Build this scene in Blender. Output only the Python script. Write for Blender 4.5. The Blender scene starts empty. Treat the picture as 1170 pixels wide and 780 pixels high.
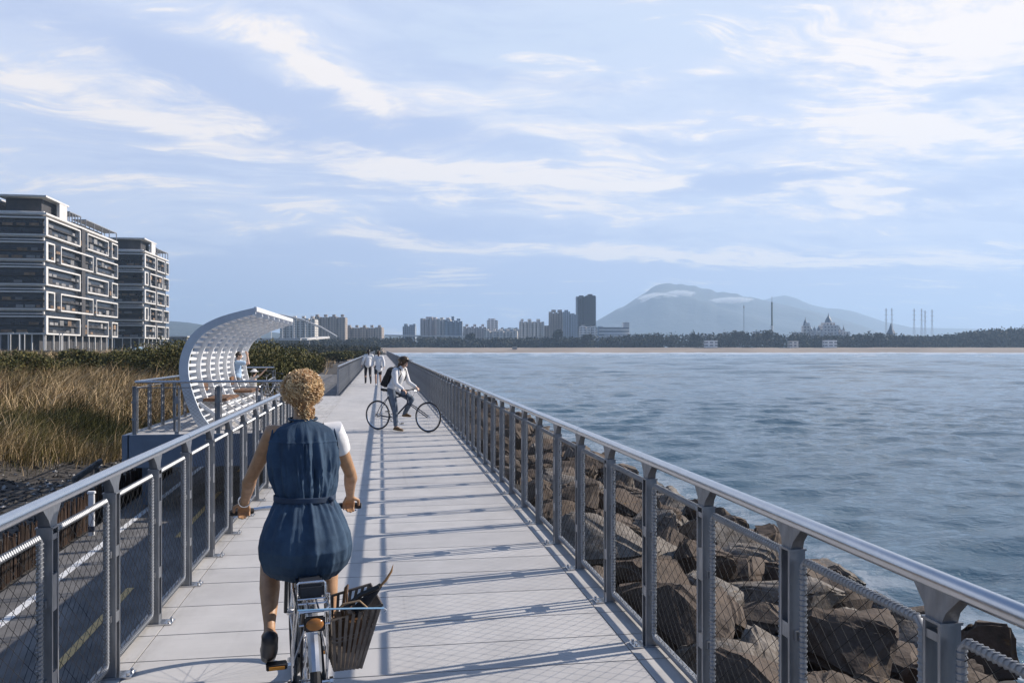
import bpy, bmesh, math, random
import numpy as np
from mathutils import Vector, Matrix, Euler, noise as mnoise
R = math.radians
rnd = random.Random(7)
S = bpy.context.scene
C = S.collection
F = 940.0; EYE = 1.8; TH = math.atan(150/940)
SI, CO = math.sin(TH), math.cos(TH)

def gp(u, v, z=0.0):
    """ground point (X, Y) seen at photo pixel u,v on the level z (used to survey the site)"""
    d = F*(EYE-z)/(v-398); a = (u-585)/F
    return d*(SI+a*CO), d*(CO-a*SI)
def dp(u, d):
    a = (u-585)/F
    return d*(SI+a*CO), d*(CO-a*SI)
def zv(v, d): return EYE-(v-398)*d/F

# ------------------------------------------------------------------ materials
class NT:
    def __init__(s, nt): s.nt = nt; s.N = nt.nodes; s.L = nt.links
    def n(s, t, **kw):
        x = s.N.new(t)
        for k, v in kw.items(): setattr(x, k, v)
        return x
    def put(s, inp, v):
        if isinstance(v, bpy.types.NodeSocket): s.L.new(v, inp)
        elif v is not None: inp.default_value = v
    def m(s, op, a, b=None, c=None, clamp=False):
        x = s.n('ShaderNodeMath', operation=op); x.use_clamp = clamp
        s.put(x.inputs[0], a)
        if b is not None: s.put(x.inputs[1], b)
        if c is not None: s.put(x.inputs[2], c)
        return x.outputs[0]
    def mix(s, f, a, b, mode='MIX'):
        x = s.n('ShaderNodeMix', data_type='RGBA', blend_type=mode)
        s.put(x.inputs[0], f); s.put(x.inputs[6], a if not isinstance(a, tuple) else (*a[:3], 1)); s.put(x.inputs[7], b if not isinstance(b, tuple) else (*b[:3], 1))
        return x.outputs[2]
    def noise(s, vec, scale, detail=4, rough=.5, dist=0., out=0):
        x = s.n('ShaderNodeTexNoise'); s.put(x.inputs['Vector'], vec); x.inputs['Scale'].default_value = scale
        x.inputs['Detail'].default_value = detail; x.inputs['Roughness'].default_value = rough; x.inputs['Distortion'].default_value = dist
        return x.outputs[out]
    def ramp(s, f, lo, hi, a=0., b=1.):
        x = s.n('ShaderNodeMapRange'); x.interpolation_type = 'SMOOTHSTEP'
        s.put(x.inputs[0], f)
        for i, v in enumerate((lo, hi, a, b)): s.put(x.inputs[i+1], v)
        return x.outputs[0]
    def vmul(s, v, t):
        x = s.n('ShaderNodeVectorMath', operation='MULTIPLY'); s.put(x.inputs[0], v); x.inputs[1].default_value = t
        return x.outputs[0]
    def xyz(s, v):
        x = s.n('ShaderNodeSeparateXYZ'); s.put(x.inputs[0], v); return x.outputs
    def comb(s, a, b, c=0.):
        x = s.n('ShaderNodeCombineXYZ'); s.put(x.inputs[0], a); s.put(x.inputs[1], b); s.put(x.inputs[2], c); return x.outputs[0]

MATS = {}
def mat(name, col, rough=.6, metal=0., vary=.15, scale=6., bump=0., bscale=None, col2=None, coord='Object', rnd_amt=0., spec=None, rvary=0., stretch=None, trans=0., fn=None):
    if name in MATS: return MATS[name]
    m = bpy.data.materials.new(name); m.use_nodes = True
    t = NT(m.node_tree); b = t.N['Principled BSDF']
    tc = t.n('ShaderNodeTexCoord').outputs[coord] if coord != 'World' else t.n('ShaderNodeNewGeometry').outputs['Position']
    if stretch: tc = t.vmul(tc, stretch)
    n1 = t.noise(tc, scale, 5, .6)
    c2 = col2 if col2 else tuple(c*(1-vary*1.6) for c in col)
    c = t.mix(t.ramp(n1, .35, .68), col, c2)
    if rnd_amt:
        oi = t.n('ShaderNodeObjectInfo').outputs['Random']
        h = t.n('ShaderNodeHueSaturation'); t.put(h.inputs['Color'], c)
        t.put(h.inputs['Value'], t.ramp(oi, 0, 1, 1-rnd_amt, 1+rnd_amt)); c = h.outputs[0]
    if fn: c = fn(t, tc, c) or c
    t.put(b.inputs['Base Color'], c)
    b.inputs['Metallic'].default_value = metal
    if rvary: t.put(b.inputs['Roughness'], t.ramp(t.noise(tc, scale*2.7, 4, .6), .3, .7, rough-rvary, rough+rvary))
    else: b.inputs['Roughness'].default_value = rough
    if spec is not None: b.inputs['Specular IOR Level'].default_value = spec
    if trans: 
        b.inputs['Transmission Weight'].default_value = trans
    if bump:
        bp = t.n('ShaderNodeBump'); bp.inputs['Strength'].default_value = 1; bp.inputs['Distance'].default_value = bump
        t.put(bp.inputs['Height'], t.noise(tc, bscale or scale*4, 5, .65)); t.put(b.inputs['Normal'], bp.outputs[0])
    MATS[name] = m; return m

steel   = mat('galvanised_steel', (.58,.59,.61), .24, 1., .05, 9)
steel_p = mat('post_steel', (.32,.335,.36), .40, .8, .2, 14, rvary=.1, bump=.0008, stretch=(1,1,.25))
steel_w = mat('bright_tube', (.30,.315,.335), .5, .6, .1, 8)
wire_m  = mat('wire_rope', (.022,.023,.025), .8, 0., .2, 40, spec=.15)
rubber  = mat('black_rubber', (.018,.018,.02), .7, 0, .2, 30)
blackm  = mat('black_enamel', (.02,.021,.024), .35, .1, .1, 10)
chrome  = mat('chrome', (.72,.73,.75), .18, 1., .08, 20)
white_p = mat('white_paint', (.78,.79,.80), .5, 0, .06, 3, rvary=.1)
skin_m  = mat('skin', (.47,.27,.145), .5, 0, .12, 30, rvary=.05)
skin_p  = mat('pale_skin', (.56,.36,.26), .5, 0, .1, 30)
hair_b  = mat('blond_hair', (.40,.235,.10), .42, 0, .5, 60, col2=(.17,.085,.035), spec=.6)
hair_d  = mat('dark_hair', (.025,.018,.014), .45, 0, .3, 40)
wood_s  = mat('bench_wood', (.22,.11,.05), .55, 0, .4, 8, stretch=(1,.2,1))

# ------------------------------------------------------------------ mesh builder
class MB:
    def __init__(s): s.v = []; s.f = []; s.m = []
    def add(s, vs, fs, mi=0):
        o = len(s.v); s.v += [tuple(x) for x in vs]; s.f += [tuple(i+o for i in f) for f in fs]; s.m += [mi]*len(fs); return s
    def box(s, c, d, rot=None, mi=0, taper=None):
        x, y, z = (k/2 for k in d); tx, ty = taper or (1, 1)
        vs = [Vector(p) for p in ((-x,-y,-z),(x,-y,-z),(x,y,-z),(-x,y,-z),(-x*tx,-y*ty,z),(x*tx,-y*ty,z),(x*tx,y*ty,z),(-x*tx,y*ty,z))]
        if rot is not None: vs = [rot @ p for p in vs]
        return s.add([p+Vector(c) for p in vs], [(0,3,2,1),(4,5,6,7),(0,1,5,4),(1,2,6,5),(2,3,7,6),(3,0,4,7)], mi)
    def bx(s, x0, x1, y0, y1, z0, z1, mi=0): return s.box(((x0+x1)/2,(y0+y1)/2,(z0+z1)/2), (x1-x0,y1-y0,z1-z0), mi=mi)
    def bar(s, p, q, w, h, mi=0, up=(0,0,1)):
        p, q = Vector(p), Vector(q); d = (q-p); L = d.length; d.normalize(); u = Vector(up)
        if abs(d.dot(u)) > .99: u = Vector((0,1,0))
        x = d.cross(u).normalized(); y = x.cross(d)
        M = Matrix((x, d, y)).transposed()
        return s.box((p+q)/2, (w, L, h), rot=M, mi=mi)
    def tube(s, pts, r, n=8, mi=0, closed=False, cap=True, sq=1.0, up=None):
        P = [Vector(p) for p in pts]; k = len(P); rr = r if isinstance(r, (list, tuple)) else [r]*k
        T = []
        for i in range(k):
            a = P[(i-1) % k] if (closed or i) else P[0]; b = P[(i+1) % k] if (closed or i < k-1) else P[-1]
            T.append((b-a).normalized())
        u = Vector(up) if up else (Vector((0,0,1)) if abs(T[0].z) < .9 else Vector((0,1,0)))
        x = T[0].cross(u).normalized(); vs = []
        for i in range(k):
            x = (x - T[i]*x.dot(T[i])).normalized(); y = T[i].cross(x)
            for j in range(n):
                a = 2*math.pi*j/n
                vs.append(P[i] + (x*math.cos(a) + y*math.sin(a)*sq)*rr[i])
        fs = []
        for i in range(k if closed else k-1):
            i2 = (i+1) % k
            for j in range(n): fs.append((i*n+j, i*n+(j+1)%n, i2*n+(j+1)%n, i2*n+j))
        if not closed and cap: fs += [tuple(range(n))[::-1], tuple((k-1)*n+j for j in range(n))]
        return s.add(vs, fs, mi)
    def cyl(s, p, q, r, n=12, mi=0, r2=None): return s.tube([p, q], [r, r if r2 is None else r2], n, mi)
    def cap(s, p, q, r0, r1=None, n=14, mi=0, flat=1.0, up=None):
        r1 = r0 if r1 is None else r1; p, q = Vector(p), Vector(q); d = (q-p); L = d.length
        d = d/L if L > 1e-6 else Vector((0,0,1)); pts = []; rr = []
        for a in (85,65,42,20,0): pts.append(p - d*r0*math.sin(R(a))); rr.append(max(r0*math.cos(R(a)), .0008))
        for a in (0,20,42,65,85): pts.append(q + d*r1*math.sin(R(a))); rr.append(max(r1*math.cos(R(a)), .0008))
        if L < 1e-6: pts.pop(4); rr.pop(4)
        return s.tube(pts, rr, n, mi, sq=flat, up=up)
    def ell(s, c, r, rot=None, n=16, m=10, mi=0):
        vs = []; fs = []
        for i in range(m+1):
            t = math.pi*i/m
            t = min(max(t, .03), math.pi-.03)
            for j in range(n):
                a = 2*math.pi*j/n
                p = Vector((r[0]*math.sin(t)*math.cos(a), r[1]*math.sin(t)*math.sin(a), r[2]*math.cos(t)))
                if rot is not None: p = rot @ p
                vs.append(p+Vector(c))
        for i in range(m):
            for j in range(n): fs.append((i*n+j, (i+1)*n+j, (i+1)*n+(j+1)%n, i*n+(j+1)%n))
        fs += [tuple(range(n)), tuple(m*n+j for j in range(n))[::-1]]
        return s.add(vs, fs, mi)
    def torus(s, c, R_, r, axis='y', n=40, k=8, mi=0):
        pts = []
        for i in range(n):
            a = 2*math.pi*i/n; ca, sa = math.cos(a)*R_, math.sin(a)*R_
            pts.append(Vector(c)+Vector({'y':(ca,0,sa),'z':(ca,sa,0),'x':(0,ca,sa)}[axis]))
        return s.tube(pts, r, k, mi, closed=True)
    def mesh(s, name, mats, smooth=35):
        me = bpy.data.meshes.new(name); me.from_pydata(s.v, [], s.f)
        for m in (mats if isinstance(mats, (list, tuple)) else [mats]): me.materials.append(m)
        if any(s.m): me.polygons.foreach_set('material_index', s.m)
        if smooth:
            me.shade_smooth(); me.set_sharp_from_angle(angle=R(smooth))
        me.update(); return me
    def build(s, name, mats, parent=None, loc=None, smooth=35, bevel=0):
        if bevel:
            me0 = s.mesh(name, mats, 0); bm = bmesh.new(); bm.from_mesh(me0)
            bmesh.ops.remove_doubles(bm, verts=bm.verts, dist=1e-5)
            es = [e for e in bm.edges if len(e.link_faces) == 2 and e.calc_face_angle(0) > R(40)]
            bmesh.ops.bevel(bm, geom=es, offset=bevel, segments=2, affect='EDGES', clamp_overlap=True)
            bm.to_mesh(me0); bm.free(); me0.shade_smooth(); me0.set_sharp_from_angle(angle=R(smooth)); me = me0
        else: me = s.mesh(name, mats, smooth)
        return link(name, me, parent, loc)

def link(name, me, parent=None, loc=None):
    o = bpy.data.objects.new(name, me); C.objects.link(o)
    if parent is not None: o.parent = parent
    if loc is not None: o.location = loc
    return o
def tag(o, label=None, cat=None, group=None, kind=None):
    if label: o['label'] = label
    if cat: o['category'] = cat
    if group: o['group'] = group
    if kind: o['kind'] = kind
    return o
def thing(name, label, cat, loc=(0,0,0), rz=0, group=None):
    o = bpy.data.objects.new(name, None); C.objects.link(o); o.location = loc; o.rotation_euler = (0,0,rz); o.empty_display_size = .1
    return tag(o, label, cat, group)
def dup(o, parent=None):
    c = o.copy(); C.objects.link(c)
    if parent is not None: c.parent = parent
    for ch in list(o.children): dup(ch, c)
    return c
def npmesh(name, V, Fq, mats, mi=None, smooth=False):
    V = np.asarray(V, dtype=np.float32); Fq = np.asarray(Fq, dtype=np.int32); k = Fq.shape[1]; nf = len(Fq)
    me = bpy.data.meshes.new(name); me.vertices.add(len(V)); me.vertices.foreach_set('co', V.ravel())
    me.loops.add(nf*k); me.loops.foreach_set('vertex_index', Fq.ravel())
    me.polygons.add(nf); me.polygons.foreach_set('loop_start', np.arange(0, nf*k, k, dtype=np.int32))
    try: me.polygons.foreach_set('loop_total', np.full(nf, k, dtype=np.int32))
    except Exception: pass
    for m in (mats if isinstance(mats, (list, tuple)) else [mats]): me.materials.append(m)
    if mi is not None: me.polygons.foreach_set('material_index', np.asarray(mi, dtype=np.int32))
    me.polygons.foreach_set('use_smooth', np.full(nf, smooth))
    me.update(calc_edges=True); me.validate(); return me
def remesh(mb, name, m, parent, vox=.01, it=6, loc=None):
    me = mb.mesh('tmp', m, 0); o = bpy.data.objects.new(name, me); C.objects.link(o)
    a = o.modifiers.new('r', 'REMESH'); a.mode = 'VOXEL'; a.voxel_size = vox; a.use_smooth_shade = True
    b = o.modifiers.new('s', 'SMOOTH'); b.factor = .5; b.iterations = it
    bpy.context.view_layer.update()
    dg = bpy.context.evaluated_depsgraph_get()
    me2 = bpy.data.meshes.new_from_object(o.evaluated_get(dg)); me2.name = name
    o.modifiers.clear(); o.data = me2; bpy.data.meshes.remove(me)
    me2.materials.clear(); me2.materials.append(m); me2.shade_smooth()
    if parent is not None: o.parent = parent
    if loc is not None: o.location = loc
    return o
# ================================================================== camera, sun, sky
cd = bpy.data.cameras.new('camera'); cam = bpy.data.objects.new('camera', cd); C.objects.link(cam); S.camera = cam
cam.location = (0, 0, EYE); cam.rotation_euler = (R(90), 0, -TH)
cd.sensor_width = 36; cd.lens = F/1170*36; cd.shift_y = 8/1170; cd.clip_start = .05; cd.clip_end = 60000
sv = Vector((1, .195, .615)).normalized()
sd = bpy.data.lights.new('sun', 'SUN'); so = bpy.data.objects.new('sun', sd); C.objects.link(so)
sd.energy = 5.0; sd.angle = R(.5); sd.color = (1, .91, .82); so.rotation_euler = sv.to_track_quat('Z', 'Y').to_euler(); so.location = (30, 0, 60)
W = bpy.data.worlds.new('World'); S.world = W; W.use_nodes = True
t = NT(W.node_tree); bg = t.N['Background']
sky = t.n('ShaderNodeTexSky', sky_type='NISHITA'); sky.sun_disc = False; sky.sun_elevation = math.asin(sv.z); sky.sun_rotation = math.atan2(sv.x, sv.y)
sky.air_density = 1.2; sky.dust_density = 1.5; sky.ozone_density = 2.0
g = t.n('ShaderNodeTexCoord').outputs['Generated']
x, y, z = t.xyz(g)
zc = t.m('MAXIMUM', z, 0.0)
az = t.m('SUBTRACT', t.m('ARCTAN2', x, y), TH)          # compass angle, radians
el = t.m('ARCSINE', zc)
# cloud layers projected on a high plane: perspective flattening near the horizon
k = t.m('ADD', zc, .13)
pv = t.comb(t.m('DIVIDE', x, k), t.m('DIVIDE', y, k), 0)
warp = t.noise(pv, .9, 3, .5, out=1)
vm = t.n('ShaderNodeVectorMath', operation='MULTIPLY_ADD'); t.put(vm.inputs[0], warp); vm.inputs[1].default_value = (.9,.9,.9); t.put(vm.inputs[2], pv)
pw = t.n('ShaderNodeMapping'); pw.inputs['Rotation'].default_value = (0,0,R(28)); pw.inputs['Scale'].default_value = (.75,1.55,1); t.put(pw.inputs['Vector'], vm.outputs[0])
n_big = t.noise(pw.outputs[0], .62, 7, .56)
n_mid = t.noise(pw.outputs[0], 1.9, 8, .62)
n_fin = t.noise(t.vmul(pv, (1,1,1)), 7.0, 6, .65)
def blob(a, e, ra, re, tilt=0.):
    """soft patch of cloud at compass angle a, height e (degrees)"""
    da = t.m('SUBTRACT', az, R(a)); de = t.m('SUBTRACT', el, R(e))
    if tilt: de = t.m('SUBTRACT', de, t.m('MULTIPLY', da, tilt))
    q = t.m('ADD', t.m('POWER', t.m('DIVIDE', da, R(ra)), 2.), t.m('POWER', t.m('DIVIDE', de, R(re)), 2.))
    return t.m('EXPONENT', t.m('MULTIPLY', q, -1.))
def addup(L):
    o = L[0]
    for q in L[1:]: o = t.m('ADD', o, q)
    return o
def uv(u, v): return math.degrees(math.atan((u-585)/940)), math.degrees(math.atan((398-v)/math.hypot(940, u-585)))
def ub(u, v, ru, rv, tilt=0, w=1.0):
    a, e = uv(u, v); b_ = blob(a, e, ru/16.4, rv/16.4, tilt); return t.m('MULTIPLY', b_, w) if w != 1 else b_
bright = addup([ub(350,72,75,20,-.42,1.0), ub(400,100,70,14,-.4,.8), ub(60,100,120,13,-.22,.9), ub(1140,20,140,60,-.2,1.25), ub(1110,160,120,40,0,.6),
                ub(570,208,110,15,-.1,.85), ub(250,245,130,14,-.1,.45), ub(760,290,210,11,-.05,.9), ub(1050,295,170,10,0,.55), ub(765,213,60,8,.05,.6), ub(880,222,40,6,.1,.6),
                ub(980,238,140,10,0,.45), ub(150,210,120,9,0,.5), ub(860,300,160,9,-.04,.7), ub(420,215,120,10,-.15,.5), ub(690,160,90,10,-.1,.4), ub(1120,240,80,9,0,.7), ub(420,180,200,26,-.2,.45), ub(890,85,120,45,0,.45), ub(960,200,150,30,.1,.45), ub(640,235,160,12,0,.4), ub(1000,130,90,25,0,.5), ub(120,60,90,20,-.3,.4)])
blue = addup([ub(600,120,190,90,-.1,.9), ub(470,40,120,50,0,.4), ub(840,210,200,40,0,.5), ub(700,30,200,60,0,.6)])
dark = addup([ub(560,330,330,26,.0,1.1), ub(640,200,60,22,0,.5), ub(330,150,150,36,-.2,.5), ub(140,155,180,36,0,.5), ub(360,295,180,22,.2,.5), ub(90,30,170,30,0,.45),
              ub(870,205,120,14,0,.7), ub(250,95,130,26,-.3,.7), ub(450,135,110,20,-.2,.7), ub(1030,60,120,22,0,.5), ub(1090,215,110,14,0,.6), ub(470,270,200,16,0,.5), ub(580,88,130,9,-.1,.5), ub(1000,345,300,16,0,.4)])
nb = t.ramp(n_mid, .38, .62)
nf = t.ramp(n_fin, .34, .66)
streak_ = t.noise(t.vmul(pw.outputs[0], (.7,2.2,1)), 3.2, 8, .68, .4)
broken = t.m('MULTIPLY', t.ramp(n_mid, .47, .64), t.ramp(streak_, .40, .64))
bright = t.m('ADD', t.m('MULTIPLY', bright, .72), t.m('MULTIPLY', broken, .62))
cl = t.m('MULTIPLY', bright, t.m('ADD', t.m('MULTIPLY', nb, .85), t.m('MULTIPLY', nf, .62)))
hi = t.ramp(t.m('ADD', cl, t.m('MULTIPLY', t.ramp(t.m('ADD', t.m('MULTIPLY', n_big, .6), t.m('MULTIPLY', n_mid, .4)), .49, .64), .5)), .12, .92)
shade = t.ramp(t.m('ADD', t.m('MULTIPLY', dark, t.m('ADD', t.m('MULTIPLY', nb, .5), .6)), t.m('ADD', t.m('MULTIPLY', t.ramp(n_mid, .55, .38), .55), t.m('MULTIPLY', t.ramp(el, R(8.5), R(1.5)), .75))), .05, 1.0)
veil = t.ramp(t.m('SUBTRACT', t.m('ADD', n_big, t.m('MULTIPLY', n_mid, .5)), t.m('MULTIPLY', blue, .28)), .36, .78, .65, 1.)
base = t.vmul(sky.outputs[0], (1.0, 1.0, 1.0))
# cloud radiances in the units of the sky texture (strength 0.1 below)
c_blue = (5.2, 6.35, 7.5); c_veil = (5.35, 5.95, 7.4); c_dark = (4.0, 4.75, 6.7); c_hi = (8.2, 7.65, 7.3)
c = t.mix(veil, t.mix(.75, base, c_blue), c_veil)
c = t.mix(t.m('MULTIPLY', shade, .9), c, c_dark)
c = t.mix(hi, c, c_hi)
# unseen sky above and behind is darkened to deep blue to cut fill light
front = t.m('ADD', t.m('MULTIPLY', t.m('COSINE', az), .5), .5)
fill_cut = t.m('MAXIMUM', t.ramp(el, R(26), R(38)), t.m('MULTIPLY', t.ramp(front, .72, .35), .85))
c = t.mix(fill_cut, c, t.mix(t.ramp(n_mid, .5, .7, 0, .35), (.62, 1.2, 2.7), (2.2, 2.8, 4.3)))
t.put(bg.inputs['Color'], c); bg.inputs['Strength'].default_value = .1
vs = S.view_settings; S.display_settings.display_device = 'sRGB'; vs.view_transform = 'Standard'; vs.look = 'None'; vs.exposure = .42; vs.gamma = 1; vs.use_curve_mapping = False
S.cycles.max_bounces = 6; S.cycles.volume_bounces = 1; S.cycles.use_denoising = True; S.cycles.transparent_max_bounces = 8
S.cycles.caustics_reflective = False; S.cycles.caustics_refractive = False; S.cycles.sample_clamp_indirect = 6

# ================================================================== terrain (one sheet)
def axis(segs):
    out = [segs[0][0]]
    for a, b, st in segs:
        n = max(1, int(round((b-a)/st))); out += list(np.linspace(a, b, n+1)[1:])
    return np.array(out)
def vnoise(X, Y, sc, seed=0):
    """cheap smooth value noise"""
    x = X/sc + seed*17.3; y = Y/sc + seed*9.1
    xi = np.floor(x); yi = np.floor(y); fx = x-xi; fy = y-yi; fx = fx*fx*(3-2*fx); fy = fy*fy*(3-2*fy)
    h = lambda a, b: np.modf(np.abs(np.sin(a*127.1+b*311.7+seed*74.7)*43758.5453))[0]
    return (h(xi,yi)*(1-fx)+h(xi+1,yi)*fx)*(1-fy)+(h(xi,yi+1)*(1-fx)+h(xi+1,yi+1)*fx)*fy
def fbm(X, Y, sc, o=4, seed=0): return sum(vnoise(X, Y, sc/2**i, seed+i)/2**(i+1) for i in range(o))
def sst(x, a, b): q = np.clip((x-a)/(b-a), 0, 1); return q*q*(3-2*q)
def road_x(Y): return -4.66-(Y-11.8)*.033          # outer white line of the cycle path
def H(X, Y):
    e = road_x(Y)-.75                                # stake fence line
    q = e-X                                          # distance to the left of the stakes
    left = -1.70+.04*0 + sst(q, .2, 3)*(-.25)*1.0 + sst(q, 3.5, 7)*.75 + sst(q, 6, 24)*.75 + (fbm(X, Y, 7, 3)-.45)*1.1*sst(q, 1, 6) + (fbm(X, Y, 1.2, 2, 5)-.4)*.25*sst(q, .3, 1.5)
    left = np.where(X > e-.1, -1.70, left)
    right = np.where(X < 1.7, -1.7, -1.25 - np.clip(X-1.7, 0, 30)*.25)
    right = np.maximum(right, -7.)
    D = X*SI+Y*CO
    near = np.where(X > -.2, right, left)
    shore = -7 + sst(D, 820, 897)*3.7 + sst(D, 893, 960)*4.6+sst(D, 940, 985)*1.6 + (fbm(X, Y, 45, 3, 3)-.45)*1.3*sst(D, 915, 990)
    hill = sst((X*CO-Y*SI)/np.maximum(D, 1)*940+585, 960, 1190)*17*sst(D, 960, 1300)
    shore = shore+hill
    landside = sst(X, 1.5, -30)
    nearland = np.where(X > -.2, right, left)
    wbeach = sst(D, 225, 300)*landside
    f = sst(D, 800, 880)
    out = np.where(X > 2, np.maximum(right, shore) if True else right, near)
    out = np.where(D > 700, np.where(X > 2, shore, near*(1-sst(D, 820, 980))+np.maximum(shore, 1.5)*sst(D, 820, 980)), out)
    return out
xs = axis([(-9000,-2000,700),(-2000,-500,150),(-500,-120,20),(-120,-40,3),(-40,-3.8,.45),(-3.8,2,.8),(2,14,1.),(14,60,6),(60,400,34),(400,2000,50),(2000,9000,500)])
ys = axis([(-3000,-200,400),(-200,-20,20),(-20,0,2),(0,60,.55),(60,140,2.5),(140,400,13),(400,800,40),(800,1150,7),(1150,2000,85),(2000,13000,800)])
GX, GY = np.meshgrid(xs, ys); GZ = H(GX, GY); ny, nx = GX.shape
idx = np.arange(ny*nx).reshape(ny, nx)
Fq = np.stack([idx[:-1,:-1], idx[:-1,1:], idx[1:,1:], idx[1:,:-1]], -1).reshape(-1, 4)
cx = ((GX[:-1,:-1]+GX[1:,1:])/2).ravel(); cy = ((GY[:-1,:-1]+GY[1:,1:])/2).ravel(); cD = cx*SI+cy*CO
soil = mat('dune_soil', (.095,.080,.036), .95, 0, .3, .25, col2=(.035,.038,.015), bump=.05, bscale=3, coord='World')
sandm = mat('beach_sand', (.36,.285,.215), .9, 0, .25, .02, coord='World', stretch=(.3,1,1))
grav = mat('dark_gravel', (.085,.073,.060), .9, 0, .4, 9, col2=(.016,.014,.012), bump=.04, bscale=8, coord='World')
seab = mat('revetment_bed', (.03,.026,.022), .95, 0, .3, 1, coord='World')
q = road_x(cy)-.75-cx
nz = fbm(cx, cy, 3, 3, 8)-.45
mi = np.zeros(len(cx), int)
mi[(q > -9) & (q+nz*3 < 5.2) & (cy < 60) & (q+nz*3 > -9) & (cy+nz*8 > 10)] = 2
mi[(q > -9) & (q < 1.2+nz*2) ] = 2
mi[(cD > 880) & (cD < 985) & (cx > -200)] = 1
mi[(cx < 1) & (cx > -26) & (cD > 120) & (cD <= 985) & (fbm(cx,cy,20,2,4) > .36)] = 1
mi[(cx > -.2) & (cD < 870)] = 3
gm = npmesh('ground', np.stack([GX, GY, GZ], -1).reshape(-1, 3), Fq, [soil, sandm, grav, seab], mi, True)
tag(link('ground', gm), kind='structure')

# ================================================================== sea
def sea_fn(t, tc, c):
    X, Y, Z = t.xyz(tc)
    D = t.m('ADD', t.m('MULTIPLY', X, SI), t.m('MULTIPLY', Y, CO))
    nn = t.noise(t.vmul(tc, (1,1,.2)), .55, 6, .7, 1.2)
    near = t.m('MULTIPLY', t.ramp(X, 12.6, 7.6), t.ramp(nn, .42, .54))
    near = t.m('MULTIPLY', near, t.ramp(Y, 700, 300))
    n2 = t.noise(t.vmul(tc, (.012,.022,0)), 1., 5, .62)
    surf = t.m('MULTIPLY', t.ramp(n2, .53, .62), t.ramp(D, 300, 520))
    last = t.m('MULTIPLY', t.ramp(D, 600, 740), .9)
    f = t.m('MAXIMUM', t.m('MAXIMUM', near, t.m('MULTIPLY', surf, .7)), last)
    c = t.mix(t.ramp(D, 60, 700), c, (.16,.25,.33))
    global FOAM; FOAM = f
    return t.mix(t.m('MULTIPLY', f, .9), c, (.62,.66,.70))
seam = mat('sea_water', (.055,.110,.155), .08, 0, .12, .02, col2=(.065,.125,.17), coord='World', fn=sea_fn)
b = seam.node_tree.nodes['Principled BSDF']; b.inputs['IOR'].default_value = 1.33
t = NT(seam.node_tree); P0 = t.xyz(t.n('ShaderNodeNewGeometry').outputs['Position']); t.put(b.inputs['Roughness'], t.m('MAXIMUM', t.ramp(FOAM, 0, 1, .08, .9), t.ramp(P0[1], 60, 350, .08, .22))); t.put(b.inputs['Specular IOR Level'], t.ramp(FOAM, 0, .9, .5, 0.)); pos = t.n('ShaderNodeNewGeometry').outputs['Position']
mp_ = t.n('ShaderNodeMapping'); mp_.inputs['Rotation'].default_value = (0,0,TH); t.put(mp_.inputs['Vector'], pos); pos0 = pos; pos = t.vmul(mp_.outputs[0], (.75,1.05,1))
h1 = t.noise(t.vmul(pos, (1.,.7,1)), .8, 8, .70, .25); h2 = t.noise(t.vmul(pos, (1.,.7,1)), 4.2, 5, .65, .2); h3 = t.noise(t.vmul(pos, (1.,.5,1)), .09, 4, .5)
hf = t.noise(pos, .42, 9, .60, .1); hh = t.m('ADD', t.m('ADD', t.m('MULTIPLY', hf, .44), t.m('MULTIPLY', h2, .03)), t.m('MULTIPLY', t.noise(pos, .06, 3, .5), .5))
X_, Y_, Z_ = t.xyz(pos0); Dd = t.m('ADD', t.m('MULTIPLY', X_, SI), t.m('MULTIPLY', Y_, CO)); hh = t.m('DIVIDE', hh, t.m('ADD', 1., t.m('DIVIDE', t.m('MAXIMUM', Dd, 0.), 260.)))
bp = t.n('ShaderNodeBump'); bp.inputs['Strength'].default_value = 1; bp.inputs['Distance'].default_value = .85; t.put(bp.inputs['Height'], hh); t.put(b.inputs['Normal'], bp.outputs[0])
xs = axis([(.6,50,.3),(50,110,.8),(110,640,3.6),(640,1000,20),(1000,3000,200),(3000,12000,1500)])
ys = axis([(-5000,-200,600),(-200,-10,10),(-10,0,1),(0,75,.3),(75,160,.9),(160,300,2.2),(300,880,3.6),(880,1000,40),(1000,1100,50)])
GX, GY = np.meshgrid(xs, ys); ny, nx = GX.shape; GZ = np.zeros_like(GX)
fade = (1-sst(GX, 70, 250))*(1-sst(GY, 90, 280))*sst(GY, -60, -5)
rs = np.random.RandomState(3)
for i in range(46):
    L = .6*(9**rs.rand()); a = R(262)+rs.randn()*.5; kx, ky = math.cos(a)*2*math.pi/L, math.sin(a)*2*math.pi/L
    ff = fade*(1-sst(GX, 40 if L < 2.5 else 100, 60 if L < 2.5 else 250))*(1-sst(GY, 60 if L < 2.5 else 140, 80 if L < 2.5 else 300))
    ph = GX*kx+GY*ky+rs.rand()*6.28+1.1*vnoise(GX, GY, 9, i)*2
    GZ += ff*L*.0060*(1-2*np.abs(np.sin(ph/2)))*.9 + ff*L*.003*np.sin(ph)
far = sst(GY*CO+GX*SI, 60, 190)*(1-sst(GX, 560, 640))*(1-sst(GY, 800, 880))
for i in range(30):
    L = 10*(2.6**rs.rand()); a = R(258)+rs.randn()*.45; kx, ky = math.cos(a)*2*math.pi/L, math.sin(a)*2*math.pi/L
    ph = GX*kx+GY*ky+rs.rand()*6.28+3*vnoise(GX, GY, 30, i+60); GZ += far*L*.0042*np.sin(ph)*(.4+1.2*vnoise(GX, GY, 55, i+90))
idx = np.arange(ny*nx).reshape(ny, nx)
Fq = np.stack([idx[:-1,:-1], idx[:-1,1:], idx[1:,1:], idx[1:,:-1]], -1).reshape(-1, 4)
sm = npmesh('sea', np.stack([GX, GY, GZ-3.0], -1).reshape(-1, 3), Fq, seam, None, True)
tag(link('sea', sm), kind='structure')

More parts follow.
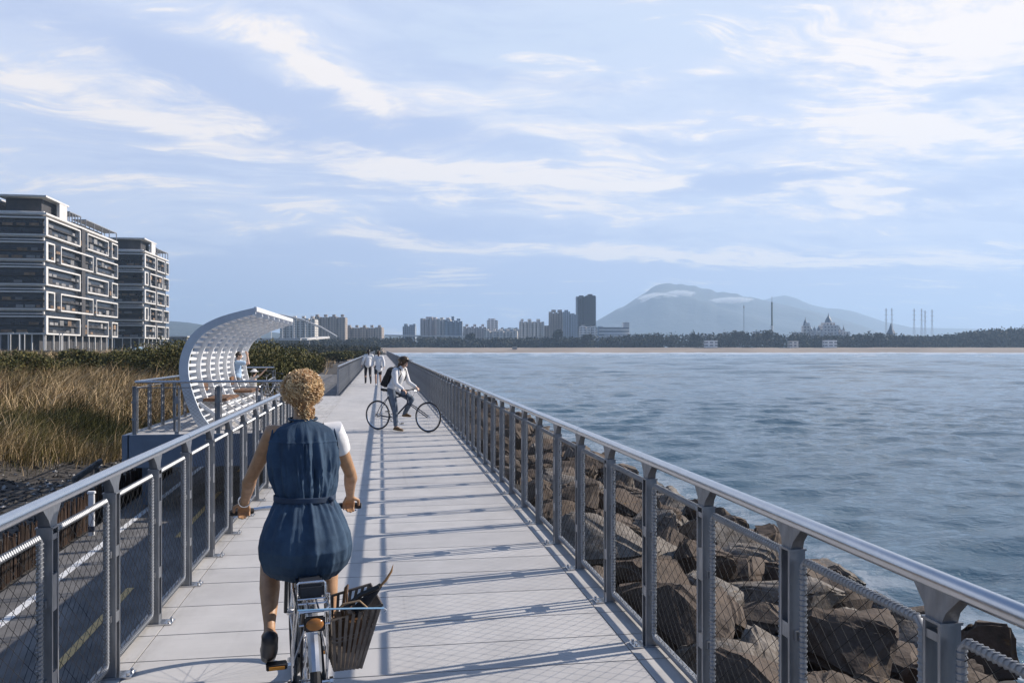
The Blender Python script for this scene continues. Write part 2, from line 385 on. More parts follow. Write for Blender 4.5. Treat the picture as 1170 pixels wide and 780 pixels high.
# ================================================================== cycle path (lower level)
def streak(t, tc, c):
    n = t.noise(t.vmul(tc, (2.2,.25,1)), 1.2, 4, .6)
    c = t.mix(t.ramp(n, .45, .7), c, (.23,.222,.212))
    s = t.noise(tc, 160, 2, .5)
    return t.mix(t.ramp(s, .55, .75), c, (.22,.21,.20))
asph = mat('asphalt', (.165,.16,.155), .88, 0, .25, 1.3, bump=.006, bscale=120, coord='World', fn=streak)
def worn(t, tc, c):
    n = t.noise(tc, 22, 5, .7); return t.mix(t.ramp(n, .55, .68), c, (.16,.155,.15))
linew = mat('line_white', (.80,.80,.78), .7, 0, .1, 8, coord='World', fn=worn)
liney = mat('line_yellow', (.80,.52,.20), .7, 0, .1, 8, coord='World', fn=worn)
mb = MB()
def strip(x0, x1, y0, y1, z, n=1):
    vs = []; fs = []
    for i in range(n+1):
        Y = y0+(y1-y0)*i/n; e = road_x(Y); vs += [(e+x0, Y, z), (e+x1, Y, z)]
    for i in range(n): fs.append((2*i, 2*i+1, 2*i+3, 2*i+2))
    return vs, fs
vs_, fs_ = strip(-.55, 5.2, -15, 16, -1.60, 4); mb.add(vs_, fs_)
n0 = len(mb.v)
vs_, fs_ = strip(-.55, 5.2, 16, 110, -1.60, 10); mb.add(vs_, fs_)
# outer edge face of the path
vs_ = [(road_x(-15)-.55, -15, -1.6), (road_x(110)-.55, 110, -1.6), (road_x(110)-.6, 110, -1.9), (road_x(-15)-.6, -15, -1.9)]; mb.add(vs_, [(0,1,2,3)])
tag(mb.build('cycle_path', asph, smooth=0), kind='structure')
mb = MB(); mb.add(*strip(-.06, .06, -15, 110, -1.596, 10)); tag(mb.build('white_edge_line', linew, smooth=0), kind='structure')
mb = MB()
for y0 in (1.0, 9.0, 17.0, 25., 33., 41., 49., 57., 65.): mb.add(*strip(1.12, 1.22, y0-1.4, y0+3.4, -1.596, 1))
tag(mb.build('yellow_centre_dashes', liney, smooth=0), kind='structure')

# ================================================================== deck
def boardf(t, tc, c):
    X, Y, Z = t.xyz(tc)
    n = t.noise(t.vmul(tc, (1.,.3,1)), .8, 5, .6)
    c = t.mix(t.ramp(n, .42, .72, 0, .6), c, (.40,.395,.385))
    s = t.noise(tc, 9, 5, .7); c = t.mix(t.ramp(s, .62, .78, 0, .35), c, (.30,.29,.275)); eg = t.ramp(t.m('ABSOLUTE', t.m('SUBTRACT', X, .08)), 1.25, 1.6); c = t.mix(t.m('MULTIPLY', t.m('MULTIPLY', eg, t.ramp(t.noise(t.vmul(tc, (3,.8,1)), 2.4, 5, .7), .42, .7)), .5), c, (.24,.225,.20))
    tm = t.noise(t.vmul(tc, (7,.12,1)), 1., 4, .7); tw = t.ramp(t.m('ABSOLUTE', t.m('ADD', X, .15)), 1.0, .2); c = t.mix(t.m('MULTIPLY', t.ramp(tm, .56, .72), t.m('MULTIPLY', tw, .45)), c, (.33,.32,.31)); sp_ = t.noise(tc, 34, 3, .6); c = t.mix(t.ramp(sp_, .70, .78, 0, .5), c, (.27,.26,.245))
    st = t.noise(t.vmul(tc, (.6,9,1)), 3, 4, .6); return t.mix(t.ramp(st, .55, .75, 0, .25), c, (.36,.355,.35))
deckm = mat('deck_panels', (.555,.54,.52), .72, 0, .06, 3, bump=.0012, bscale=260, coord='World', fn=boardf, spec=.12)
deckd = mat('deck_panel_tones', (.505,.49,.472), .72, 0, .06, 3, bump=.0012, bscale=260, coord='World', fn=boardf)
mb = MB(); y = -3.; pat = [.44,.57,.58,.43]; i = 0
while y < 232:
    L = pat[i % 4]+(rnd.random()-.5)*.04; gpx = .012
    for (a, b_) in ((-1.53,-1.397),(-1.389,1.468),(1.476,1.70)):
        mb.bx(a, b_, y+gpx, y+L, -.03, rnd.random()*.0008, mi=(1 if rnd.random() < .35 else 0))
    y += L; i += 1
tag(mb.build('boardwalk_deck', [deckm, deckd], smooth=0, bevel=0), kind='structure')
fasc = mat('blue_grey_beam', (.17,.22,.29), .6, .1, .1, 2)
dk = mat('joint_shadow_liner', (.008,.008,.008), 1., spec=0.)
mb = MB(); mb.bx(-1.52, 1.69, -3, 232, -.10, -.045); tag(mb.build('deck_underlay', dk, smooth=0), kind='structure')
mb = MB()
for x in (-1.44, 1.62, -.6, .7): mb.bx(x-.06, x+.06, -3, 232, -.5, -.102)
yy = 2.
while yy < 232: mb.bx(-1.5, -1.2, yy, yy+.3, -1.8, -.5); mb.bx(1.1, 1.4, yy, yy+.3, -2.1, -.5); yy += 6
tag(mb.build('deck_substructure', fasc, smooth=0), kind='structure')
# platform beside the walkway
mb = MB(); y = 18.1
PX0, PX1, PY0, PY1 = -5.12, -1.535, 18.1, 31.6
while y < PY1-.1:
    for (a, b_) in ((PX0, -3.4), (-3.395, PX1)): mb.bx(a, b_, y+.008, y+.535, -.03, .0005*rnd.random(), mi=(1 if rnd.random() < .35 else 0))
    y += .535
tag(mb.build('platform_deck', [deckm, deckd], smooth=0), kind='structure')
mb = MB(); mb.bx(PX0+.01, PX1+.05, PY0+.01, PY1+.2, -.1, -.045); mb.bx(PX0-.03, PX1+.0, PY0-.12, PY0-.003, -.66, .012); mb.bx(PX0-.14, PX0-.005, PY0-.12, PY1+.3, -.66, .012)
mb.bx(PX0+.02, PX1, 24, 24.2, -.6, -.101); mb.bx(PX0+.02, PX1, 31.2, 31.4, -.6, -.101)
mb.bx(PX0-.02, PX0+.3, 19, 19.3, -2, -.6); mb.bx(PX0-.02, PX0+.3, 30, 30.3, -2.4, -.6)
tag(mb.build('platform_edge_beam', fasc, smooth=0), kind='structure')
# ================================================================== railings
RH = 1.12; SP = .88; PT = 1.01
def post_mesh(kind, side):
    """side = +1: the deck lies towards -X"""
    mb = MB(); w = .066
    for s in (-1, 1): mb.box((0, s*.033, PT/2+.004), (w, .012, PT-.008))
    if kind == 'solid':
        mb.box((0, 0, PT/2), (.016, .054, PT-.012))
        for z0, z1 in ((.30,.36),(.66,.72)): mb.box((0, 0, (z0+z1)/2), (w-.004, .054, z1-z0))
    else:
        for z0, z1 in ((.008,.06),(.30,.37),(.64,.80),(.955,.98)): mb.box((0, 0, (z0+z1)/2), (w-.004, .054, z1-z0))
    mb.box((0, 0, PT), (w+.008, .086, .008))
    for z in (.33, .68):
        mb.cyl((0,-.062,z), (0,.062,z), .011, 8); 
        for s in (-1, 1): mb.box((0, s*.052, z), (.03, .022, .035))
    return mb.mesh('post', steel_p, 30)
def bracket_mesh(side):
    mb = MB(); dx = 0
    lo = [(-.026,-.036),(.026,-.036),(.026,.036),(-.026,.036)]; hi = [(-.02,-.10),(.02,-.10),(.02,.10),(-.02,.10)]
    vs = [(a, b, PT+.004) for a, b in lo]+[(a*.9+dx*.5, b*1.35, PT+.035) for a, b in lo]+[(a+dx, b, RH-.022) for a, b in hi]
    fs = [(0,3,2,1),(8,9,10,11)]
    for k in (0, 4):
        for i in range(4): fs.append((k+i, k+(i+1)%4, k+4+(i+1)%4, k+4+i))
    mb.add(vs, fs); return mb.mesh('head_bracket', steel_p, 50)
def plate_mesh(side):
    mb = MB(); mb.box((-.03*side, 0, .006), (.17, .105, .010))
    for a in (-.095, .035):
        for b_ in (-.035, .035): mb.cyl((a*side if side > 0 else -a*side*-1, b_, .01), (a*side if side > 0 else -a*side*-1, b_, .028), .009, 6); 
    return mb.mesh('base_plate', steel, 30)
PW = SP-.168
def frame_mesh():
    mb = MB(); a, b_, z0, z1 = -PW/2, PW/2, .075, .98; r = .0135
    c = .02; pts = [(0,a+c,z0),(0,b_-c,z0),(0,b_,z0+c),(0,b_,z1-c),(0,b_-c,z1),(0,a+c,z1),(0,a,z1-c),(0,a,z0+c)]
    mb.tube(pts, r, 8, closed=True)
    # the rope windings along the tube
    for (p, q) in ((pts[0],pts[1]),(pts[2],pts[3]),(pts[4],pts[5]),(pts[6],pts[7])):
        p, q = Vector(p), Vector(q); n = int((q-p).length/.020)
        d = (q-p).normalized(); ax = Vector((1,0,0)); yy = d.cross(ax)
        for i in range(n):
            c_ = p+(q-p)*(i+.5)/n; ring = []
            for j in range(6):
                A = 2*math.pi*j/6; ring.append(c_+(ax*math.cos(A)+yy*math.sin(A))*(r+.0012)+d*.0035*math.cos(A))
            mb.tube(ring, .0034, 4, closed=True)
    return mb.mesh('panel_frame', steel_w, 40)
def frame_lite():
    mb = MB(); a, b_, z0, z1 = -PW/2, PW/2, .075, .98
    mb.tube([(0,a,z0),(0,b_,z0),(0,b_,z1),(0,a,z1)], .0165, 6, closed=True)
    return mb.mesh('panel_frame', steel_w, 40)
def wire_mesh():
    mb = MB(); a, b_, z0, z1 = -PW/2, PW/2, .075, .98; cw, ch = .095, .078
    k = ch/cw
    for sgn in (1, -1):
        c0 = z0-(b_-a)*k; 
        n = int((z1-z0+(b_-a)*k)/ch)+1
        for i in range(n):
            zc0 = c0+i*ch+.02                       # height where the wire meets y=a when rising
            P = []
            for (y_) in (a, b_):
                P.append((y_, zc0+(y_-a)*k))
            (ya, za), (yb, zb) = P
            if zb < z0 or za > z1: continue
            if za < z0: ya = ya+(z0-za)/k; za = z0
            if zb > z1: yb = yb-(zb-z1)/k; zb = z1
            if sgn < 0: ya, yb = -ya, -yb
            mb.tube([(sgn*.0008, ya, za), (sgn*.0008, yb, zb)], .0014, 3, cap=False)
    return mb.mesh('wire_mesh', wire_m, 0)
PM = {(k, s): post_mesh(k, s) for k in ('solid', 'slotted') for s in (1, -1)}
BM = {s: bracket_mesh(s) for s in (1, -1)}; PL = {s: plate_mesh(s) for s in (1, -1)}
FM, FLm, WM = frame_mesh(), frame_lite(), wire_mesh()
def joints(mb, x, z, ys_, r):
    for y in ys_: mb.cyl((x, y-.012, z), (x, y+.012, z), r, 20)
def railing(name, label, cat, loc, rz, side, n, sp_n=100, phase=0, ext=(.3, .3), cap_full=18):
    """n posts along local +Y from the origin, deck on the local -X side when side = 1"""
    T_ = thing(name, label, cat, loc, rz)
    L = (n-1)*SP; hx = 0.
    mb = MB(); mb.cyl((hx, -ext[0], RH), (hx, L+ext[1], RH), .030, 20)
    for i in range(1, n, 6): mb.cyl((hx, i*SP-.002, RH), (hx, i*SP+.002, RH), .0312, 20)
    mb.build('handrail', steel, T_)
    mb = MB(); mb.cyl((.045*side, -ext[0], .035), (.045*side, L+ext[1], .035), .021, 12); mb.build('bottom_rail', steel_w, T_)
    far = MB(); farP = MB()
    for i in range(n):
        k = 'solid' if (i+phase) % 2 == 0 else 'slotted'
        if i < sp_n:
            p = link('post', PM[k, side], T_, (0, i*SP, 0)); link('head_bracket', BM[side], p); link('base_plate', PL[side], p)
        else:
            far.box((0, i*SP, PT/2), (.066, .078, PT)); far.box((hx/2, i*SP, PT+.03), (.05, .14, .07))
        if i < n-1:
            if i < sp_n:
                p = link('panel_frame', FM if i < cap_full else FLm, T_, (0, (i+.5)*SP, 0)); link('wire_mesh', WM, p)
            else:
                y0, y1 = (i+.5)*SP-PW/2, (i+.5)*SP+PW/2
                farP.tube([(0,y0,.075),(0,y1,.075),(0,y1,.955),(0,y0,.955)], .0165, 4, closed=True)
                for q in range(9):
                    h_ = .1*(q+.5)
                    for sg in (1, -1):
                        za, zb = h_, min(.95, h_+.45); mb_ = farP; mb_.tube([(0, (i+.5)*SP-sg*.27, za), (0, (i+.5)*SP+sg*.27, zb)], .0022, 3, cap=False)
    if far.v: tag(far.build('post_row', steel_p, T_, smooth=0), kind='stuff'); tag(farP.build('panel_row', steel_w, T_, smooth=0), kind='stuff')
    return T_
YR = 4.81
railing('railing', 'long steel and wire mesh railing along the sea side, above the boulders', 'railing', (1.614+.0, YR-5*SP, 0), 0, 1, 262, phase=1, ext=(.3,.3), cap_full=20)
railing('railing', 'steel and wire mesh railing beside the woman on the bicycle, above the asphalt path', 'railing', (-1.46, YR-5*SP, 0), 0, -1, 20, phase=1, ext=(.3,.28), cap_full=16)
railing('railing', 'far stretch of steel railing left of the two walkers, beyond the platform gap', 'railing', (-1.60, 31.9, 0), 0, -1, 228, ext=(.06,.3), cap_full=0)
# platform railing: front, left side, back
def rail_run(T_, p, q, n, first=0):
    p, q = Vector((*p, 0)), Vector((*q, 0)); d = q-p; L = d.length; ang = math.atan2(-d.x, d.y); sp = L/(n-1)
    for i in range(first, n):
        c_ = p+d*i/(n-1); o = link('post', PM['slotted' if i % 2 else 'solid', 1], T_, c_); o.rotation_euler.z = ang
    for i in range(n-1):
        c_ = p+d*(i+.5)/(n-1); o = link('panel_frame', FLm, T_, c_); o.rotation_euler.z = ang; o.scale.y = (sp-.12)/PW
        o2 = link('wire_mesh', WM, o)
T_ = thing('platform_railing', 'grey railing with mesh panels around the canopy platform', 'railing', (0, 0, 0))
A_, B_, C_, D_ = (-1.72, PY0+.06), (PX0+.06, PY0+.06), (PX0+.06, PY1-.06), (-3.9, PY1-.06)
rail_run(T_, A_, B_, 5); rail_run(T_, B_, C_, 13, 1); rail_run(T_, C_, D_, 2, 1)
mb = MB(); mb.tube([(*A_, RH-.02), (B_[0]+.08, B_[1], RH-.02), (B_[0]+.02, B_[1]+.02, RH-.02), (B_[0], B_[1]+.08, RH-.02), (C_[0], C_[1]-.08, RH-.02), (C_[0]+.08, C_[1], RH-.02), (*D_, RH-.02)], .028, 12)
mb.build('handrail', steel, T_)

# ================================================================== canopy shelter
PR = [(-3.80,0.0),(-3.98,.25),(-4.14,.62),(-4.25,1.0),(-4.29,1.35),(-4.25,1.66),(-4.12,1.97),(-3.90,2.22),(-3.60,2.40),(-3.30,2.515),(-3.0,2.60),(-2.74,2.665)]
def spline(P, n):
    P = [Vector((a, b)) for a, b in P]; P = [P[0]*2-P[1]]+P+[P[-1]*2-P[-2]]; D = []
    for i in range(1, len(P)-2):
        for k in range(20):
            t_ = k/20; a, b_, c_, d_ = P[i-1], P[i], P[i+1], P[i+2]
            D.append(.5*((2*b_)+(c_-a)*t_+(2*a-5*b_+4*c_-d_)*t_*t_+(3*b_-a-3*c_+d_)*t_**3))
    D.append(P[-2]); Ls = [0]
    for i in range(1, len(D)): Ls.append(Ls[-1]+(D[i]-D[i-1]).length)
    out = []; j = 0
    for k in range(n):
        s_ = Ls[-1]*k/(n-1)
        while j < len(Ls)-2 and Ls[j+1] < s_: j += 1
        f_ = (s_-Ls[j])/max(Ls[j+1]-Ls[j], 1e-9); out.append(D[j].lerp(D[j+1], f_))
    return out
CP = spline(PR, 73)
def nrm(i):
    a, b_ = CP[max(i-1, 0)], CP[min(i+1, 72)]; d = (b_-a).normalized(); return Vector((d.y, -d.x))   # towards the inside
CY0, CY1 = 18.75, 26.3
T_ = thing('canopy_shelter', 'white wave shaped lattice canopy curling over the platform', 'canopy', (0, 0, 0))
cgrey = mat('canopy_edge_grey', (.62,.67,.72), .5, .1, .08, 2)
def rib(y, th, dep, m, out=.02, nm='rib'):
    mb = MB(); vs = []; fs = []
    for i in range(73):
        nn = nrm(i); tp = 1-.35*(i/72)**2
        a = CP[i]-nn*out; b_ = CP[i]+nn*dep*tp
        for (p, yy_) in ((a, y), (b_, y), (b_, y+th), (a, y+th)): vs.append((p.x, yy_, max(p.y, 0)))
    for i in range(72):
        for j in range(4): fs.append((i*4+j, i*4+(j+1)%4, i*4+4+(j+1)%4, i*4+4+j))
    fs += [(0,3,2,1), (72*4, 72*4+1, 72*4+2, 72*4+3)]
    mb.add(vs, fs); return mb.build(nm, m, T_, smooth=30)
rib(CY0, .08, .17, cgrey, .03, 'edge_rib')
for k_ in range(1, 8): rib(CY0+(CY1-CY0)*k_/7-.035, .07, .21, white_p)
slm = None
for i in range(3, 72, 3):
    nn = nrm(i); d = (CP[i+1]-CP[i-1]).normalized() if i < 72 else Vector((1,0))
    c_ = CP[i]+nn*.055; mb = MB()
    w, h_ = .05, .10
    q = [c_+d*w/2-nn*h_/2, c_+d*w/2+nn*h_/2, c_-d*w/2+nn*h_/2, c_-d*w/2-nn*h_/2]
    vs = [(p.x, CY0+.092, p.y) for p in q]+[(p.x, CY1-.002, p.y) for p in q]
    mb.add(vs, [(0,1,2,3),(7,6,5,4),(0,4,5,1),(1,5,6,2),(2,6,7,3),(3,7,4,0)]); mb.build('slat', white_p, T_, smooth=0)
mb = MB(); p = CP[72]; mb.bx(p.x-.01, p.x+.05, CY0-.001, CY1+.03, p.y-.05, p.y+.05); mb.build('front_edge', white_p, T_, bevel=.006)
# lower inner lattice legs, leaning in to the deck, and the two wooden seats
for k_ in range(0, 8):
    y = CY0+.25+(CY1-CY0-.3)*k_/7; mb = MB(); mb.bar((-3.95, y, .60), (-3.22, y+.02, .01), .035, .07); mb.build('seat_leg', white_p, T_)
mb = MB()
for h_ in (.14,.28,.42): mb.bar((-3.95+.73*(1-h_/.6)-.02, CY0+.25, h_), (-3.95+.73*(1-h_/.6)-.02, CY1-.05, h_), .03, .05)
mb.build('seat_lattice', white_p, T_)
for (y0, y1) in ((19.5, 21.2), (23.2, 24.7)):
    s_ = MB(); s_.bx(-3.98, -3.46, y0, y1, .60, .665); s_.build('seat', wood_s, T_, bevel=.01)
    mb = MB(); mb.bx(-4.13, -4.08, y0+.5, y0+1.1, .80, 1.02); mb.build('seat_back', wood_s, T_, bevel=.008)

# ================================================================== stake fence, marker
rust = mat('rusty_stakes', (.045,.024,.014), .9, 0, .5, 14, col2=(.018,.011,.007), stretch=(1,1,.3), bump=.01, rnd_amt=.35)
T_ = thing('stake_fence', 'low rusty brown stake fence beyond the white edge line', 'fence', (0, 0, 0))
sm_ = []
for v in range(3):
    mb = MB()
    for k_ in range(5):
        xx = (k_-2)*.036; hh_ = .55+rnd.random()*.09; mb.tube([(rnd.random()*.03-.015, xx, -.15), (rnd.random()*.03-.015, xx+rnd.random()*.01, hh_*.5), (rnd.random()*.05-.025, xx+rnd.random()*.02-.01, hh_)], [.021, .019, .012], 5)
    sm_.append(mb.mesh('stake', rust, 40))
for k_ in range(100):
    Y = 6.2+k_*.185; o = link('stake', sm_[k_ % 3], T_, (road_x(Y)-.78+rnd.uniform(-.02,.02), Y, -1.62)); o.rotation_euler = (0, 0, rnd.uniform(-.2,.2)); o.scale.z = rnd.uniform(.9, 1.12)
T_ = thing('marker_post', 'short white marker post with a dark band by the brown stake fence', 'post', (-5.20, 16.0, -1.7))
mb = MB(); mb.box((0,0,.42), (.10,.06,.86)); mb.build('body', white_p, T_, bevel=.01)
mb = MB(); mb.box((0,0,.88), (.13,.09,.05)); mb.build('cap', white_p, T_, bevel=.01)
mb = MB(); mb.box((0,0,.22), (.106,.066,.10)); mb.build('band', mat('band_dark', (.05,.06,.09), .5), T_)
mb = MB(); mb.box((-.06,-.03,.6), (.06,.03,.07)); mb.build('reflector', mat('refl_grey', (.5,.5,.5), .3), T_, bevel=.005)
# old concrete handrail / kerb stub in front of the platform
T_ = thing('concrete_kerb', 'leaning grey concrete edge beside the gravel near the platform corner', 'kerb', (-6.4, 19.6, -1.7))
mb = MB(); mb.bar((-.15,-.6,.66), (.06,.55,.92), .09, .13); mb.build('beam', mat('old_concrete', (.20,.19,.175), .9, 0, .3, 5, bump=.01), T_, bevel=.02)
mb = MB(); mb.box((-.11,-.4,.2), (.09,.11,.8)); mb.build('support', MATS['old_concrete'], T_, bevel=.02)
mb = MB(); mb.box((.03,.36,.30), (.09,.11,.98)); mb.build('support', MATS['old_concrete'], T_, bevel=.02)

# ================================================================== boulders
def rockf(t, tc, c):
    oi = t.n('ShaderNodeObjectInfo').outputs['Random']
    pos = t.n('ShaderNodeNewGeometry').outputs['Position']; X, Y, Z = t.xyz(pos)
    n = t.noise(pos, .9, 6, .7, .3); n2 = t.noise(pos, 5, 5, .7); n3 = t.noise(pos, 22, 4, .7)
    c = t.mix(t.ramp(n2, .42, .62), c, (.085,.060,.042))
    tone = t.ramp(oi, .45, 1.0)
    c = t.mix(t.m('MULTIPLY', tone, .85), c, t.mix(t.ramp(n2, .4, .65), (.22,.195,.165), (.105,.086,.066)))
    gz = t.xyz(t.n('ShaderNodeNewGeometry').outputs['Normal'])[2]
    c = t.mix(t.m('MULTIPLY', t.ramp(t.m('ADD', n3, t.m('MULTIPLY', n, .6)), .84, .97), t.m('MULTIPLY', tone, .9)), c, (.27,.255,.23))
    c = t.mix(t.m('MULTIPLY', t.m('MULTIPLY', t.ramp(n, .60, .68), t.ramp(n2, .45, .6)), .75), c, (.30,.165,.03))
    c = t.mix(t.ramp(Z, -2.45, -2.9), c, (.012,.011,.010))
    return c
def rock_material(nm, base):
    m = mat(nm, base, .82, 0, .35, 2.2, bump=.035, bscale=6, fn=rockf, coord='World')
    t = NT(m.node_tree); b = t.N['Principled BSDF']; Z = t.xyz(t.n('ShaderNodeNewGeometry').outputs['Position'])[2]
    t.put(b.inputs['Roughness'], t.ramp(Z, -2.5, -2.9, .85, .28)); return m
rockm = rock_material('boulder_stone', (.105,.072,.048))
def rock_mesh(seed, det=2, pts=13):
    r_ = random.Random(seed); bm = bmesh.new(); a, b_, c_ = r_.uniform(.8,1.1), r_.uniform(.65,1.0), r_.uniform(.5,.8)
    for k_ in range(pts):
        d = Vector((r_.gauss(0,1), r_.gauss(0,1), r_.gauss(0,1))).normalized()
        p_ = 4; s_ = (abs(d.x)**p_+abs(d.y)**p_+abs(d.z)**p_)**(-1/p_); d = d*s_*r_.uniform(.86,1.06)
        bm.verts.new((d.x*a*.5, d.y*b_*.5, d.z*c_*.5))
    bmesh.ops.convex_hull(bm, input=bm.verts[:]); 
    loose = [v for v in bm.verts if not v.link_faces]; bmesh.ops.delete(bm, geom=loose, context='VERTS')
    bmesh.ops.dissolve_limit(bm, angle_limit=R(14), verts=bm.verts[:], edges=bm.edges[:])
    bmesh.ops.bevel(bm, geom=bm.edges[:], offset=.05 if det > 1 else .03, segments=3 if det > 1 else 1, affect='EDGES', clamp_overlap=True)
    bmesh.ops.triangulate(bm, faces=bm.faces[:])
    for k_ in range(det):
        es = [e for e in bm.edges if e.calc_length() > .10/(k_+1)]
        bmesh.ops.subdivide_edges(bm, edges=es, cuts=1)
        bmesh.ops.triangulate(bm, faces=bm.faces[:])
    bm.normal_update()
    for v in bm.verts:
        n_ = mnoise.noise(v.co*3.1+Vector((seed,0,0)))*.05+mnoise.noise(v.co*8+Vector((0,seed,0)))*.022+mnoise.noise(v.co*22)*.007
        v.co += v.normal*n_
    me = bpy.data.meshes.new('boulder'); bm.to_mesh(me); bm.free(); me.materials.append(rockm); me.shade_smooth(); me.set_sharp_from_angle(angle=R(32)); return me
RM = [rock_mesh(s) for s in range(11, 25)]; RL = [rock_mesh(s, 0, 10) for s in range(40, 46)]
def bedz(X): return -1.25-(X-1.7)*.25
spots = []
yy_ = .9
while yy_ < 250:
    st = 1.10 if yy_ < 34 else 1.25
    xx = 2.15+rnd.random()*.4
    while xx < 8.9:
        spots.append((xx+rnd.uniform(-.28,.28), yy_+rnd.uniform(-.3,.3))); xx += st*rnd.uniform(.8, 1.15)
    yy_ += st*.93
def inview(x, y, m=0.):
    d = x*SI+y*CO; u = 585+F*(x*CO-y*SI)/max(d, .1); return d > .5 and u < 1260
near = [s_ for s_ in spots if s_[1] < 36 and inview(*s_)]
near.sort(key=lambda s_: math.hypot(s_[0], s_[1])); ind = near[:296]; ids = set(ind)
zone = lambda x: 'beside the deck edge' if x < 3.6 else ('halfway down the seawall' if x < 6.6 else ('near the waterline' if x < 8.3 else 'lapped by the sea'))
dist = lambda y: 'closest to the camera' if y < 5.5 else ('in the foreground' if y < 10 else ('in the middle distance' if y < 20 else 'far along the railing'))
for k_, (x, y) in enumerate(ind):
    me = RM[rnd.randrange(len(RM))]; o = link('boulder', me)
    sc = rnd.choice([.95,1.1,1.25,1.4,1.7]) if x > 2.9 else rnd.uniform(.75, 1.0)
    if x > 7.6: sc = min(sc, 1.15)
    o.scale = (sc*rnd.uniform(.85,1.2), sc*rnd.uniform(.85,1.2), sc*rnd.uniform(.75,1.05))
    o.rotation_euler = (rnd.uniform(-.45,.45), rnd.uniform(-.45,.45), rnd.uniform(0, 6.28))
    zz = bedz(x)+.12*sc+rnd.uniform(-.12,.2) + (.12 if x > 8 else 0)
    if x < 2.9: zz = min(zz, -1.15)
    o.location = (x, y, zz)
    size = 'small' if sc < 1.0 else ('large' if sc > 1.4 else 'medium')
    tag(o, f'{size} angular {"dark wet" if x > 7.9 else "brown"} boulder {zone(x)}, {dist(y)}', 'boulder', 'boulders of the seawall')
V_ = []; F_ = []; off = 0
for (x, y) in spots:
    if (x, y) in ids: continue
    me = RL[rnd.randrange(len(RL))]; co = np.empty(len(me.vertices)*3, np.float32); me.vertices.foreach_get('co', co); co = co.reshape(-1, 3)
    sc = rnd.choice([1.1,1.3,1.5,1.8]); a = rnd.uniform(0, 6.28); ca, sa = math.cos(a), math.sin(a)
    co = co*np.array([sc*rnd.uniform(.85,1.2), sc, sc*.9]); co = co @ np.array([[ca,sa,0],[-sa,ca,0],[0,0,1]])
    co = co+np.array([x, y, bedz(x)+.15*sc+rnd.uniform(-.1,.2)])
    tri = np.array([list(p_.vertices) for p_ in me.polygons if len(p_.vertices) == 3], np.int32)
    V_.append(co); F_.append(tri+off); off += len(co)
tag(link('boulder_bank', npmesh('boulder_bank', np.concatenate(V_), np.concatenate(F_), rockm)), 'continuing bank of boulders beyond the nearest ones', None, None, 'stuff')
# ================================================================== grass and shrubs
def in_wedge(X, Y):
    D = X*SI+Y*CO; u = 585+F*(X*CO-Y*SI)/np.maximum(D, .1); return (D > 2) & (u > -160)
rs = np.random.RandomState(11)
def blades(bx_, by_, bz, hgt, wid, lean, wind, nseg=3):
    """curved ribbons, one per root"""
    n = len(bx_); a = rs.rand(n)*6.283; V = np.zeros((n, (nseg+1)*2, 3)); perp = a+np.pi/2+rs.randn(n)*.4
    for s_ in range(nseg+1):
        f_ = s_/nseg; r_ = lean*f_**1.8*hgt
        px = bx_+np.cos(a)*r_*.5+wind[0]*hgt*f_**2; py = by_+np.sin(a)*r_*.5+wind[1]*hgt*f_**2; pz = bz+hgt*(f_-.22*f_**2*lean)
        w = wid*(1-f_**1.5*.92)/2
        V[:, 2*s_] = np.stack([px-np.cos(perp)*w, py-np.sin(perp)*w, pz], -1); V[:, 2*s_+1] = np.stack([px+np.cos(perp)*w, py+np.sin(perp)*w, pz], -1)
    q = np.array([(2*s_, 2*s_+1, 2*s_+3, 2*s_+2) for s_ in range(nseg)])
    Fq = (np.arange(n)[:, None, None]*((nseg+1)*2)+q[None]).reshape(-1, 4)
    return V.reshape(-1, 3), Fq
def gmat(nm, col, col2):
    m = mat(nm, col, .75, 0, .3, .35, col2=col2, coord='World', spec=.2)
    return m
g_green = gmat('grass_green', (.15,.13,.040), (.085,.085,.025)); g_dry = gmat('grass_dry', (.25,.185,.085), (.15,.12,.045)); g_plume = gmat('grass_plume', (.60,.45,.27), (.48,.35,.20))
g_dark = gmat('grass_dark', (.040,.045,.014), (.022,.028,.010))
def scatter(n, y0, y1, q0, q1, pw=1.):
    Y = y0+(y1-y0)*rs.rand(n)**pw; q = q0+(q1-q0)*rs.rand(n)**1.0; X = road_x(Y)-.75-q
    k = in_wedge(X, Y); return X[k], Y[k]
Vs, Fs, Ms = [], [], []; off = 0
def addb(X, Y, per, h_, w, lean, mi, spread, jit=.35):
    global off
    n = len(X)
    if not n: return
    bx_ = np.repeat(X, per)+rs.randn(n*per)*spread; by_ = np.repeat(Y, per)+rs.randn(n*per)*spread
    hh_ = np.repeat(h_*(.72+.62*fbm(X, Y, 5, 2, 51))*(1+jit*rs.randn(n)).clip(.4, 1.8), per)*(1+.2*rs.randn(n*per)).clip(.4, 1.6)
    V, Fq = blades(bx_, by_, H(bx_, by_)-.03, hh_, w*(.7+.6*rs.rand(n*per)), lean*(.5+rs.rand(n*per)), (.42, -.2))
    Vs.append(V); Fs.append(Fq+off); off += len(V); Ms.append(np.full(len(Fq), mi) if np.isscalar(mi) else np.repeat(mi, 3))
